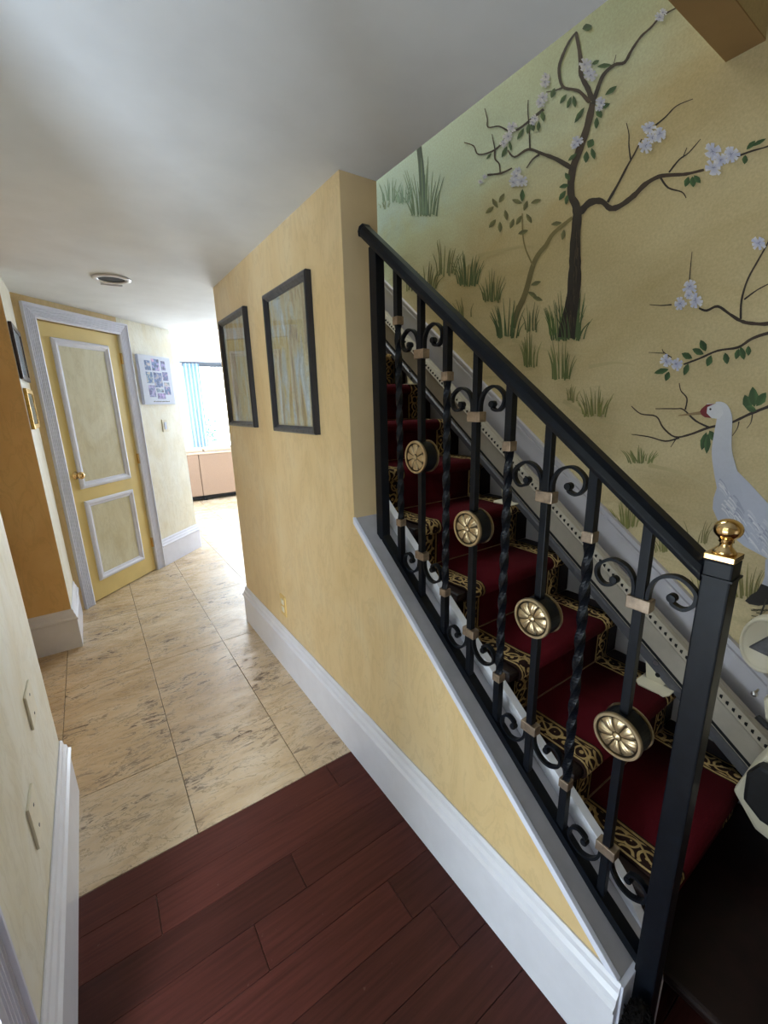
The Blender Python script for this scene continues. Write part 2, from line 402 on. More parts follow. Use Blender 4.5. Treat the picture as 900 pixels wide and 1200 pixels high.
def plank(x0, x1, y0, y1):
    g = .0009; w, d = round(x1-x0-2*g, 4), round(y1-y0-2*g, 4)
    if (w, d) not in plank_cache:
        o = MB().box(0, w, 0, d, -.012, .001).build('plank', PLANK, fl, bevel=.0012); plank_cache[(w, d)] = o.data
    else:
        o = bpy.data.objects.new('plank', plank_cache[(w, d)]); C.objects.link(o); o.parent = fl
    o.location = (x0+g, y0+g, 0)
joints = [[.62], [-.05], [.351], [.180], [.575], [-.02, .64], [.30], [.52], [.1], [.45, 1.1], [.2, .95], [.6], [.05, .8], [.4, 1.2], [.7], [.1, 1.0]]
for r, js in enumerate(joints):
    y1 = 1.408-.1325*r; y0 = y1-.1325; xe = .76 if y0 > .26 else 1.61
    xsn = [-.29]+[j for j in js if j < xe-.05]+[xe]
    for a, b in zip(xsn[:-1], xsn[1:]): plank(a, b, y0, y1)
MB().box(-.29, 1.61, -2.3, 1.408-.1325*len(joints), -.012, .001).build('plank', PLANK, fl)

# dividing wall: low sloping part and full-height part
ct = .018
poly = [(.272, 0), (YF, 0), (YF, ZC2+.02), (YT, ZC2+.02), (YT, zs(YT)-ct), (.272, zs(.272)-ct)]
wr = struct(MB().prism_x(poly, XR, XE).build('wall_right', W_YEL), 'yellow glazed hall wall dropping to a low sloped stair wall')
MB().box(XR+.0005, XE, YT-.002, YT-.0002, zs(YT)-.001, ZC-.0005).build('end_face', simple('shaded_end_tan', rgb(196, 172, 132), .55, nscale=9, var=.05), wr)  # thin panel, its darker tan carries the shade of the wall end
def slope_slab(x0, x1, y0, y1, off0, off1):
    return MB().prism_x([(y0, zs(y0)+off0), (y1, zs(y1)+off0), (y1, zs(y1)+off1), (y0, zs(y0)+off1)], x0, x1)
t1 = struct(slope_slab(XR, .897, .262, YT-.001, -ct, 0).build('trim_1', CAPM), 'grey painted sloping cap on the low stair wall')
slope_slab(XR-.006, XR+.007, .262, YT-.001, -.020, .004).build('edge_bead', TRIM2, t1, bevel=.002)
MB().box(XR-.004, .897, .250, .2705, 0, zs(.262)-.002).build('end_board', TRIM2, t1, bevel=.002)
# stringer board on the stair side with rounded lower end
pb = [(YT+.02, zs(YT+.02)+.055), (YT+.02, zs(YT+.02)-.10)]
pb += [(.30, .10), (.285, .0), (.225, .0)]
pb += [(.225, .15), (.235, .215), (.255, .262), (.285, .295), (.33, zs(.33)+.045), (.40, zs(.40)+.055)]
struct(MB().prism_x(pb, .8975, .924).build('trim_2', TRIM, bevel=.002), 'white stringer board with rounded foot beside the stairs')
def baseboard(name, path, mat=TRIM, label=None):
    m = MB(); sweep_floor(m, BBP, path); return struct(m.build(name, mat), label)
baseboard('baseboard_right', [(1.2, YF+.001), (XR-.001, YF+.001), (XR-.001, .255)][::-1], label='tall white baseboard along the yellow hall wall')

# painted stairwell wall
wm = struct(MB().box(XM, XM+.12, -2.3, 4.6, 0, 5.0).build('wall_stairwell', MURAL), 'sand coloured stairwell wall painted with a blossom tree mural')
# sloped skirt on the mural wall
tsk = lambda y: .775*y+.437
m = MB(); prof = [(0, -.56), (.010, -.56), (.010, -.045), (.016, -.040), (.016, -.030), (.010, -.026), (.010, -.014), (.018, -.010), (.018, 0), (0, 0)]
m.loft([[Vector((XM-t, y, max(0, tsk(y)+dz))) for t, dz in prof] for y in (-.25, .05, .5, 2.84)])
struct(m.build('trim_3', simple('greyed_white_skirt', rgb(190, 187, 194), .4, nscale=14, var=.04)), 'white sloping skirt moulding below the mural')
# left: near wall, alcove, column
wl = struct(MB().box(-.42, XL, .825, 1.865, 0, ZC+.02).build('wall_left', W_PALE), 'pale marbled wall close on the left')
struct(MB().box(-.42, XL, -2.3, -.10, 0, ZC+.02).build('wall_left_rear', W_PALE))
struct(MB().box(-.42, XL, -.10, .825, 2.03, ZC+.02).build('wall_left_over_door', W_PALE))
baseboard('baseboard_left', [(XL-.10, 1.866), (XL+.001, 1.866), (XL+.001, .826)], label='white baseboard with stepped top on near left wall')
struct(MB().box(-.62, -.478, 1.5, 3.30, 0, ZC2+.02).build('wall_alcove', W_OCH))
XC = -.257
struct(MB().prism_z([(-.70, 3.244), (XC, 3.244), (XC, 3.825), (-.70, 3.825)], 0, ZC2+.02).build('wall_column_side', W_PALE), 'pale marbled wall stub carrying two small frames')
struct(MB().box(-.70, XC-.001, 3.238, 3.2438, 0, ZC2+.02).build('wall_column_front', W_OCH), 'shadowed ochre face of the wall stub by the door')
baseboard('baseboard_column', [(XC, 3.80), (XC, 3.237), (-.478, 3.237)], mat=TRIM, label='white baseboard around the ochre wall stub')

# the angled door wall
RT2 = math.sqrt(2)
DP = lambda s, t, z: Vector(((s-2.888+t)/RT2, (s+2.888-t)/RT2, z))
def dbox(mb, s0, s1, t0, t1, z0, z1):
    return mb.hexa([DP(s0, t1, z0), DP(s1, t1, z0), DP(s1, t0, z0), DP(s0, t0, z0), DP(s0, t1, z1), DP(s1, t1, z1), DP(s1, t0, z1), DP(s0, t0, z1)])
m = MB(); dbox(m, 2.40, 2.665, -.12, 0, 0, ZC2+.02); struct(m.build('wall_door_left', W_YEL))
m = MB(); dbox(m, 3.40, 4.08, -.12, 0, 0, ZC2+.02); struct(m.build('wall_door_right', W_PALE), 'pale marbled wall section beside the panelled door')
m = MB(); dbox(m, 2.665, 3.40, -.12, 0, 2.122, ZC2+.02); struct(m.build('wall_over_door', W_YEL))
m = MB(); dbox(m, 2.665, 3.40, -.14, -.12, 0, 2.122); struct(m.build('wall_behind_door', W_YEL))
pA, pB, pC = DP(3.492, .001, 0), DP(4.081, .001, 0), DP(4.081, -.12, 0)
baseboard('baseboard_door', [(pC.x, pC.y), (pB.x, pB.y), (pA.x, pA.y)], TRIM2, 'pale lilac baseboard right of the panelled door')

def casing(name, label, place, a, b, top, w=.092):
    """fluted casing round an opening: place(s,t,z)"""
    prof = [(0, 0), (0, .012), (.010, .016)]
    for k in range(5):
        u = .014+k*.0135; prof += [(u, .016), (u+.003, .011), (u+.0075, .011), (u+.0105, .016)]
    prof += [(.082, .016), (.084, .024), (w, .024), (w, 0)]
    m = MB(); rings = []
    rings.append([place(a-u, t, 0) for u, t in prof]); rings.append([place(a-u, t, top+u) for u, t in prof])
    rings.append([place(b+u, t, top+u) for u, t in prof]); rings.append([place(b+u, t, 0) for u, t in prof])
    m.loft(rings); return struct(m.build(name, TRIM2), label)
casing('trim_4', 'pale lilac fluted casing framing the cream panelled door', DP, 2.665, 3.40, 2.122)
casing('trim_5', 'fluted white casing of the side doorway at left', lambda s, t, z: Vector((XL+t, s, z)), .02, .745, 2.03)
struct(MB().box(-.42, XL, .745, .8251, 0, 2.05).build('trim_6', TRIM2))
struct(MB().box(-.42, XL, -.10, .02, 0, 2.05).build('trim_7', TRIM2))

# the door leaf
dr = empty('door_1', DP(3.03, -.03, 0)); struct(dr, 'cream door with two white moulded panels and brass knob')
m = MB(); dbox(m, 2.669, 3.396, -.055, -.012, .008, 2.117); m.build('door_leaf', DOORM, dr, bevel=.002)
for (s0, s1, z0, z1) in ((2.758, 3.272, .918, 2.018), (2.763, 3.268, .158, .820)):
    pm = MB(); w = .052
    prof = [(0, -.014), (0, -.002), (.008, .006), (.022, .008), (.036, -.001), (.046, -.002), (w, -.010), (w, -.014)]
    rings = []
    for (s, z, ds, dz) in ((s0, z0, 1, 1), (s1, z0, -1, 1), (s1, z1, -1, -1), (s0, z1, 1, -1), (s0, z0, 1, 1)):
        rings.append([DP(s+ds*u, t, z+dz*u) for u, t in prof])
    pm.loft(rings, caps=False); fr = pm.build('panel_moulding', TRIM2, dr)
    pp = MB(); dbox(pp, s0+.045, s1-.045, -.016, -.0095, z0+.045, z1-.045); pp.build('door_panel', M_PANEL, dr)
kb = MB(); kc = DP(2.739, 0, 1.03); nrm = Vector((1, -1, 0))/RT2
def lathe_dir(mb, prof, o, d, n=20):
    a = d.cross(Vector((0, 0, 1))).normalized() if abs(d.z) < .9 else Vector((1, 0, 0)); b = d.cross(a).normalized()
    mb.loft([[o+d*h+a*r*math.cos(2*PI*i/n)+b*r*math.sin(2*PI*i/n) for i in range(n)] for r, h in prof])
lathe_dir(kb, [(.002, -.013), (.030, -.012), (.030, -.006), (.012, -.002), (.011, .018), (.022, .026), (.028, .038), (.026, .050), (.014, .057), (.001, .058)], kc, nrm)
kb.build('knob', BRASS, dr, True)
for z in (1.93, 1.075, .28):
    h = MB(); dbox(h, 3.388, 3.402, -.012, .006, z-.045, z+.045); h.build('hinge', BRASS, dr, bevel=.002)

# ceilings
near = [(-.75, -2.3), (.905, -2.3), (.905, 2.99), (-.75, 1.60)]
struct(MB().prism_z(near, ZC, ZC+.30).build('ceiling', CEIL), 'off-white textured plaster ceiling of the hall')
far = [(-.75, 1.60), (.905, 2.99), (2.6, 2.99), (2.6, 3.85), (.825, 4.94), (-.75, 4.94)]
struct(MB().prism_z(far, ZC2, ZC2+.24).build('ceiling_far', CEIL), 'brighter far hall ceiling with recessed light')
struct(MB().prism_z([(.4, 4.6), (2.6, 3.5), (5.2, 3.0), (5.2, 9.0), (.4, 9.0)], 2.62, 2.75).build('ceiling_living', LCEIL))
# beam crossing the stairwell
bm_ = struct(MB().box(.905, XM, .555, .640, 2.392, 2.85).build('trim_8', MURAL), 'beam with brown underside crossing the top of the stairwell')
MB().box(.905, XM-.0005, .5545, .6405, 2.388, 2.3918).build('beam_underside', simple('brown_beam_paint', rgb(160, 128, 84), .6, nscale=12, var=.06), bm_)
# stairwell shell above
struct(MB().box(.80, .905, -2.3, 4.6, ZC+.30, 5.0).build('wall_upper', W_YEL))
struct(MB().box(.80, XM+.12, 4.5, 4.6, 2.45, 5.0).build('wall_upper_far', W_YEL))
struct(MB().box(.80, XM+.12, -2.3, 4.6, 5.0, 5.1).build('ceiling_upper', CEIL))
struct(MB().box(.905, XM, YF-.08, YF, 0, 2.45).build('wall_understairs', W_YEL))
struct(MB().box(.905, XM, YF-.08, 4.6, 2.33, 2.45).build('floor_upper', CEIL))
struct(MB().box(-.42, XM+.12, -2.42, -2.3, 0, 5.0).build('wall_rear', W_YEL))
# side room beyond the doorway
struct(MB().box(-3.0, -2.9, -1.4, 1.4, 0, 2.5).build('wall_side_room', W_PALE))
struct(MB().box(-3.0, -.42, 1.35, 1.45, 0, 2.5).build('wall_side_room_end', W_PALE))
struct(MB().box(-3.0, -.42, -1.5, -1.4, 0, 2.5).build('wall_side_room_near', W_PALE))
struct(MB().box(-3.0, -.42, -1.5, 1.45, 2.45, 2.55).build('ceiling_side_room', CEIL))
# living room shell
YW = 8.6
lw = MB().box(.4, 1.60, YW, YW+.12, 0, 2.62).box(3.6, 5.2, YW, YW+.12, 0, 2.62).box(1.60, 3.6, YW, YW+.12, 2.31, 2.62)
struct(lw.build('wall_living', LCEIL), 'white living room wall around the bright window')
struct(MB().prism_z([(.845, 4.93), (.70, 5.02), (.40, 8.6), (.3, 8.6), (.3, 4.94)], 0, 2.62).build('wall_living_left', LCEIL))
struct(MB().box(5.1, 5.2, 2.9, 9.0, 0, 2.62).build('wall_living_right', LCEIL))
struct(MB().box(1.735, 5.2, 2.80, 2.90, 0, 2.62).build('wall_living_near', LCEIL))
win = empty('window_1', (2.6, YW+.03, .05)); struct(win, 'bright sliding glass door of the living room')
MB().box(1.60, 3.6, YW+.01, YW+.10, 2.24, 2.31).build('window_head', DARKBAR, win)
for x0, x1 in ((1.60, 1.65), (2.09, 2.13), (2.15, 2.19), (2.85, 2.9), (3.55, 3.6)): MB().box(x0, x1, YW+.02, YW+.08, 0, 2.24).build('frame_post', ALU, win, bevel=.004)
MB().box(1.60, 3.6, YW+.02, YW+.08, 0, .06).build('sill_rail', ALU, win)
for x0, x1 in ((1.65, 2.09), (2.19, 2.85), (2.9, 3.55)): MB().box(x0, x1, YW+.045, YW+.051, .06, 2.24).build('glass_pane', GLASS, win)

# ------------------------------------------------------------------ staircase
RISE, RUN, Y3, NS = .176, .2255, .489, 12
yn = lambda k: Y3+(k-3)*RUN
st = tag(empty('staircase', (1.27, .1, 0)), 'dark wooden staircase climbing beside the mural wall', 'staircase')
XS0, XS1 = .9245, 1.604
tread_me = riser_me = None
for k in range(1, NS+1):
    y, z = yn(k), k*RISE
    if tread_me is None:
        o = MB().box(XS0, XS1, y, y+RUN+.028, z-.030, z).build('tread', DARKW, st, bevel=.010); tread_me = (o.data, o.location.copy(), y, z)
        p = MB().box(XS0, XS1, y+.026, y+.044, z-RISE+.0, z-.031).build('riser', DARKW, st); riser_me = (p.data, y, z)
    else:
        for nm, me in (('tread', tread_me[0]), ('riser', riser_me[0])):
            o = bpy.data.objects.new(nm, me); C.objects.link(o); o.parent = st; o.location = (0, y-tread_me[2], z-tread_me[3])
# carpet runner following the steps
def runner_path(k0, k1, th):
    pts = []
    for k in range(k0, k1+1):
        y, z = yn(k), k*RISE
        pts += [(y+.026-th, z-RISE+th), (y+.024-th, z-.040)]
        for a in (250, 225, 200, 180, 150, 120, 95):
            r = .019+th; pts.append((y+.017+r*math.cos(math.radians(a)), z-.015+r*math.sin(math.radians(a))*(1 if a < 180 else 1)))
        pts.append((y+.06, z+th))
    pts.append((yn(k1+1)+.02, k1*RISE+th)); return pts
rn = tag(empty('stair_runner', (1.245, .1, 0)), 'crimson carpet runner with gold scroll borders on the stairs', 'carpet')
def ribbon(name, x0, x1, k0, k1, th, mat, flip=False):
    P = runner_path(k0, k1, th); Q = runner_path(k0, k1, .0008); m = MB(); L = 0; uv = []; rings = []
    for i, (p, q) in enumerate(zip(P, Q)):
        if i: L += math.dist(p, P[i-1])
        rings.append([Vector((x0, p[0], p[1])), Vector((x1, p[0], p[1])), Vector((x1, q[0], q[1])), Vector((x0, q[0], q[1]))])
        w = x1-x0; us = (w, 0, 0, w) if flip else (0, w, w, 0)
        uv += [(u, L) for u in us]
    m.loft(rings); m.uv = uv; return m.build(name, mat, rn, True)
ribbon('carpet_field', 1.052, 1.438, 2, NS-1, .008, CARP)
ribbon('carpet_border', .966, 1.052, 2, NS-1, .0082, BORD)
ribbon('carpet_border', 1.438, 1.524, 2, NS-1, .0082, BORD, True)
for k in range(2, NS-1):
    y, z = yn(k+1)+.014, k*RISE+.0095
    MB().box(.97, 1.52, y, y+.004, z, z+.003).build('seam', SEAM, rn)

# ------------------------------------------------------------------ railing
XB = .838
LN = lambda y: .79*y
rl = tag(empty('stair_railing', (XB, .235, 0)), 'black wrought iron stair railing with twisted bars, scrolls and brass rosettes', 'railing')
ya, yb = .225, 1.288
hr = MB()
hp = [(-.027, 0), (.027, 0), (.029, .012), (.024, .026), (.012, .036), (-.012, .036), (-.024, .026), (-.029, .012)]
hr.loft([[Vector((XB+u, y, LN(y)+.997+w)) for u, w in hp] for y in (.252, 1.282)])
h_o = hr.build('handrail', IRON, rl, bevel=.002)
hc = MB(); hc.loft([[Vector((XB+u*f, y, LN(y)+.997+w*f+(1-f)*.016)) for u, w in hp] for y, f in ((1.2815, 1.0), (1.290, 1.1), (1.297, .8), (1.300, .3))]); hc.build('handrail_end', IRON, h_o, bevel=.001)
br = MB(); br.loft([[Vector((XB+u, y, zs(y)+w)) for u, w in ((-.015, .003), (.015, .003), (.015, .030), (-.015, .030))] for y in (.345, 1.225)])
br.loft([[Vector((XB+u, y, z+w)) for u, w in ((-.015, -.014), (.015, -.014), (.015, .013), (-.015, .013))] for y, z in ((.346, zs(.346)+.017), (.255, .285))])
br.build('bottom_rail', IRON, rl)
tp = MB().box(XB-.016, XB+.016, 1.216, 1.256, zs(1.236)-.002, LN(1.236)+1.0); tpo = tp.build('top_post', IRON, rl, bevel=.002)
nw = MB().box(XB-.021, XB+.021, .212, .254, .001, 1.236); nwo = nw.build('newel_post', IRON, rl, bevel=.003)
MB().box(XB-.024, XB+.024, .209, .257, 1.205, 1.2085).build('weld_band', IRON, nwo)
MB().box(XB-.025, XB+.025, .207, .249, .001, .012).build('foot_plate', IRON, nwo, bevel=.002)
MB().box(XB-.0215, XB+.0215, .2115, .2545, 1.2362, 1.2465).build('cap_plate', BRASS, nwo, bevel=.0015)
fn = MB(); R = .0205
pf = [(.017, 0), (.0165, .004), (.012, .009), (.009, .013), (.0085, .018), (.011, .020), (.010, .023)]
pf += [(max(.001, R*math.sin(a)), .023+R*.86*(1-math.cos(a))) for a in [math.radians(d) for d in (38, 55, 72, 90, 108, 126, 144, 162, 178)]]
fn.lathe(pf, (XB, .233, 1.2465), n=28); fn.build('finial', BRASS, nwo, True)

def bar_straight(mb, y, z0, z1, h=.008): return mb.box(XB-h, XB+h, y-h, y+h, z0, z1)
def bar_twist(mb, y, z0, z1, h=.0085):
    n = max(12, int((z1-z0)/.008)); rings = []
    for i in range(n+1):
        z = z0+(z1-z0)*i/n; a = (z-z0)/.115*PI*1.0+PI/4
        ring = []
        for q in range(8):
            an = a+q*PI/4; r = h*1.38 if q % 2 == 0 else h*1.02
            ring.append(Vector((XB+r*math.cos(an), y+r*math.sin(an), z)))
        rings.append(ring)
    return mb.loft(rings)
def collar(y, z, parent, wide):
    hx, hy, hz = (.0125, .0125, .012) if not wide else (.0125, .022, .013)
    o = MB().box(XB-hx, XB+hx, y-hy, y+hy, z-hz, z+hz).build('collar', BRONZE, parent, bevel=.002); return o
SUP = [(.014, -.012), (.0145, .036), (.030, .064), (.060, .073), (.087, .055), (.089, .032), (.074, .016), (.056, .020), (.053, .031)]
SLO = [(.014, .012), (.0145, -.036), (.034, -.066), (.062, -.073), (.089, -.054), (.088, -.026), (.070, -.012), (.052, -.020), (.052, -.034)]
def scroll(y, z, pts, sgn, parent):
    path = catmull([(y+sgn*a, z+b) for a, b in pts], 6); m = MB(); rings = []
    for i, p in enumerate(path):
        a = path[max(i-1, 0)]; b = path[min(i+1, len(path)-1)]; tx, tz = b[0]-a[0], b[1]-a[1]; L = math.hypot(tx, tz) or 1
        nx, nz = -tz/L, tx/L; h = .0032; w = .0065
        rings.append([Vector((XB-w, p[0]+nx*h, p[1]+nz*h)), Vector((XB+w, p[0]+nx*h, p[1]+nz*h)), Vector((XB+w, p[0]-nx*h, p[1]-nz*h)), Vector((XB-w, p[0]-nx*h, p[1]-nz*h))])
    m.loft(rings); e = path[-1]
    m.lathe([(.001, -.0085), (.0075, -.0082), (.0085, -.006), (.0085, .006), (.0075, .0082), (.001, .0085)], (XB, e[0], e[1]), 'x', 12)
    return m.build('scroll', IRON, parent)
def medallion_mesh(y, z, parent):
    hb = MB(); hb.lathe([(.001, -.021), (.046, -.021), (.0475, -.017), (.0475, .017), (.046, .021), (.001, .021)], (XB, y, z), 'x', 40)
    ho = hb.build('rosette_housing', IRON, parent)
    Rm = .050; na = 64
    def hgt(q, a):
        """height and amount of dark patina"""
        if q < .15: return .0105-.003*(q/.15), .0
        if q < .19: return .0035, 1.0
        if q < .80:
            pet = abs(math.cos(4*a)); rib = abs(math.cos(12*a)); e = math.sin((q-.15)/.66*PI)**.6
            edge = q > .70 and pet < .55
            return .0035+.0052*(pet**.5)*e*(.75+.25*rib), max(0, min(1, 1.25-2.1*pet**.6-.4*rib+(1 if edge else 0)))
        if q < .86: return .003, 1.0
        return (.0075, .0) if q < .97 else (.005, .25)
    for sg in (-1, 1):
        m = MB(); m.col = []; base = XB+sg*.0205; qs = (1.0, 1.0, .97, .92, .87, .85, .81, .785, .73, .66, .58, .50, .42, .34, .27, .20, .185, .15, .08, .004)
        for j, q in enumerate(qs):
            for i in range(na):
                a = 2*PI*i/na+.2; h, d = hgt(q-.0001, a)
                if j == 0: h, d = 0, .6
                m.v.append(Vector((base+sg*h, y+Rm*q*math.cos(a), z+Rm*q*math.sin(a))))
                m.col.append(tuple(p+(r_-p)*d for p, r_ in zip((.50, .39, .235), (.035, .026, .016)))+(1,))
        for j in range(len(qs)-1):
            for i in range(na):
                k = (i+1) % na; f = (j*na+i, j*na+k, (j+1)*na+k, (j+1)*na+i); m.f.append(f if sg > 0 else f[::-1])
        m.f.append(tuple((len(qs)-1)*na+i for i in range(na))[::sg])
        m.build('rosette', ROS, ho, False)
    return ho
def rosette_mat():
    m, nt, b = new_mat('antique_brass_rosette'); a = nd(nt, 'ShaderNodeVertexColor'); a.layer_name = 'Col'
    nt.links.new(a.outputs[0], b.inputs['Base Color'])
    b.inputs['Metallic'].default_value = .8; b.inputs['Roughness'].default_value = .34; return m
ROS = rosette_mat()
byy = [1.127, 1.016, .905, .794, .684, .573, .463, .350]
for i, y in enumerate(byy):
    ztop = LN(y)+.999; zbot = zs(y)+.026; zc1 = LN(y)+(.853 if i % 2 == 0 else .834); zc2 = LN(y)+.216
    b = MB()
    if i % 2 == 0:
        bar_straight(b, y, zc1-.004, ztop, .0095); bar_twist(b, y, zc2, zc1); bar_straight(b, y, zbot, zc2+.004, .0095)
        o = b.build('twisted_baluster', IRON, rl); o['label'] = 'twisted black iron bar'
        collar(y, zc1, o, False); collar(y, zc2, o, False)
    else:
        bar_straight(b, y, zbot, ztop, .0088); o = b.build('plain_baluster', IRON, rl, bevel=.0012); o['label'] = 'square black iron bar with scrolls and rosette'
        collar(y, zc1, o, True); collar(y, zc2, o, True)
        for sg in (1, -1): scroll(y, zc1, SUP, sg, o); scroll(y, zc2, SLO, sg, o)
        medallion_mesh(y, LN(y)+.537, o)

# ------------------------------------------------------------------ stairlift
rk = tag(empty('stairlift_rail', (1.50, .3, 0)), 'beige stairlift track with toothed rack running up beside the stairs', 'stairlift rail')
ra = lambda y: .772*y
y0, y1 = .10, 2.80
def rail_piece(name, prof, mat, par=rk):
    m = MB(); m.loft([[Vector((x, y, ra(y)+dz)) for x, dz in prof] for y in (y0, y1)]); return m.build(name, mat, par)
rail_piece('track', [(1.497, .195), (1.545, .195), (1.545, .330), (1.525, .332), (1.507, .300), (1.497, .292)], RAILP)
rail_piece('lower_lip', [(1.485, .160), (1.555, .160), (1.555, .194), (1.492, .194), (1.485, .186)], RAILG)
rail_piece('groove', [(1.4955, .200), (1.4969, .200), (1.4969, .212), (1.4955, .212)], HOLE)
rail_piece('rack', [(1.4965, .2925), (1.506, .301), (1.520, .331), (1.506, .328), (1.492, .302)], RAILP)
tm = MB(); y = y0+.05
while y < y1-.1:
    c = Vector((1.4975, y, ra(y)+.3135)); tm.box(c.x-.0022, c.x+.003, c.y-.0035, c.y+.0035, c.z-.007, c.z+.004); y += .0175
tm.build('rack_slots', HOLE, rk)['kind'] = 'stuff'
for yy, kk in ((.535, 2+1), (1.205, 6), (1.885, 9), (2.33, 11)):
    z = kk*RISE+.009; zz = ra(yy)+.165
    fb = MB().prism_z([(1.43, yy-.045), (1.45, yy-.055), (1.555, yy-.055), (1.555, yy+.05), (1.45, yy+.05), (1.43, yy+.035)], z, z+.005)
    fb.prism_x([(yy-.02, z+.004), (yy+.035, z+.004), (yy+.045, zz+.03), (yy-.03, zz-.02)], 1.488, 1.494)
    bo = fb.build('foot_bracket', PLASTIC, rk, bevel=.001)
    for (dy, dz) in ((.0, .035), (.012, .075)):
        bb = MB(); bb.lathe([(.001, -.003), (.008, -.003), (.008, 0), (.001, .0005)], (1.4875, yy+dy, z+dz), 'x', 10); bb.build('bolt', STEEL if dz > .05 else HOLE, bo)

sl = tag(empty('stairlift', (1.40, .12, 0)), 'ivory and black folded stairlift seat at the foot of its track', 'stairlift')
# carriage hugging the rail
ca = MB().prism_x([(-.02, .27), (.20, .32), (.262, .40), (.245, .47), (.20, .60), (-.02, .62), (-.06, .45)], 1.36, 1.485)
ca.build('carriage', PLASTIC, sl, bevel=.012)
MB().prism_x([(-.02, .365), (.190, .385), (.232, .420), (.236, .50), (.215, .545), (-.02, .55)], 1.325, 1.362).build('footrest', RUBBER, sl, bevel=.010)
MB().prism_x([(-.02, .61), (.19, .605), (.232, .64), (.246, .70), (.225, .755), (.05, .80), (-.02, .80)], 1.38, 1.47).build('seat_base', PLASTIC, sl, bevel=.015)
m = MB(); rings = []
def disc(mb, cx, cy, cz, ry, rz, prof, n=32):
    mb.loft([[Vector((cx+h, cy+ry*f*math.cos(2*PI*i/n), cz+rz*f*math.sin(2*PI*i/n))) for i in range(n)] for f, h in prof])
disc(m, 1.40, .268, .852, .052, .080, [(.9, .03), (1, .02), (1, -.005), (.97, -.012), (.90, -.014), (.86, -.010), (.80, -.006), (.01, -.005)])
ar = m.build('arm_end', PLASTIC, sl, True)
MB().prism_x([(.297, .835), (.262, .884), (.232, .848), (.240, .826)], 1.385, 1.398).build('rocker_switch', PEWTER, ar, bevel=.003)
MB().box(1.40, 1.46, -.02, .262, .80, .90).build('arm_rest', PLASTIC, sl, bevel=.02)
m = MB(); m.lathe([(.001, -.007), (.005, -.006), (.0075, -.003), (.0075, .003), (.005, .008), (.003, .012), (.003, .03)], (1.372, .262, .716), 'x', 14); m.build('release_ball', STEEL, sl, True)
m = MB(); m.tube([(1.372, .247, .655), (1.372, .225, .640), (1.372, .20, .632)], .008, 8); m.build('lever', RUBBER, sl, True)
MB().box(1.405, 1.455, -.06, .10, .80, 1.25).build('backrest', RUBBER, sl, bevel=.015)

# ------------------------------------------------------------------ things on the walls
def wall_picture(name, label, y0, y1, z0, z1, seed, group):
    t = tag(empty(name, (XR, (y0+y1)/2, z0)), label, 'picture', group)
    w = .030; d = .026; x = XR-.001
    prof = [(0, 0), (0, d*.85), (.006, d), (.016, d*.95), (w-.004, d*.55), (w, d*.5), (w, 0)]
    for (pa, pb_, da, db) in (((y0, z0), (y1, z0), (1, 1), (-1, 1)), ((y1, z0), (y1, z1), (-1, 1), (-1, -1)), ((y1, z1), (y0, z1), (-1, -1), (1, -1)), ((y0, z1), (y0, z0), (1, -1), (1, 1))):
        m = MB(); m.loft([[Vector((x-t_, pa[0]+da[0]*u, pa[1]+da[1]*u)) for u, t_ in prof], [Vector((x-t_, pb_[0]+db[0]*u, pb_[1]+db[1]*u)) for u, t_ in prof]])
        m.build('frame_rail', BLACK if pa[0] == pb_[0] else PEWTER, t)
    MB().box(x-.006, x, y0+w*.8, y1-w*.8, z0+w*.8, z1-w*.8).build('artwork', art_mat('watercolour_print', seed), t)
    MB().box(x-.0115, x-.0095, y0+w*.9, y1-w*.9, z0+w*.9, z1-w*.9).build('glass', GLASS, t)
wall_picture('framed_picture', 'larger black framed watercolour nearer the stairs on yellow wall', 1.557, 2.012, 1.387, 1.979, 1.3, 'pair of framed watercolours')
wall_picture('framed_picture', 'black framed watercolour at far end of yellow wall by living room', 2.293, 2.770, 1.394, 1.990, 4.1, 'pair of framed watercolours')

def small_frame(label, y0, y1, z0, z1, fm, im, d=.017):
    t = tag(empty('small_picture_frame', (XC, (y0+y1)/2, z0)), label, 'picture'); x = XC+.001; w = .028
    for a, b, c, e in ((y0, y0+w, z0, z1), (y1-w, y1, z0, z1), (y0+w, y1-w, z0, z0+w), (y0+w, y1-w, z1-w, z1)):
        MB().box(x, x+d, a, b, c, e).build('frame_rail', fm, t, bevel=.003)
    MB().box(x, x+.011, y0+w-.002, y1-w+.002, z0+w-.002, z1-w+.002).build('print', im, t)
    MB().box(x+.0125, x+.014, y0+w-.001, y1-w+.001, z0+w-.001, z1-w+.001).build('glass', GLASS, t)
small_frame('dark brown framed picture on pale wall stub left of door', 3.265, 3.70, 1.690, 1.995, simple('walnut_frame', (.03, .015, .015, 1), .3, nscale=30), simple('blue_grey_print', rgb(150, 165, 190), .6, nscale=16, var=.3))
small_frame('gilt framed picture hung just below the dark frame', 3.275, 3.66, 1.405, 1.640, GOLDF, simple('floral_print', rgb(190, 180, 150), .6, nscale=60, var=.7))

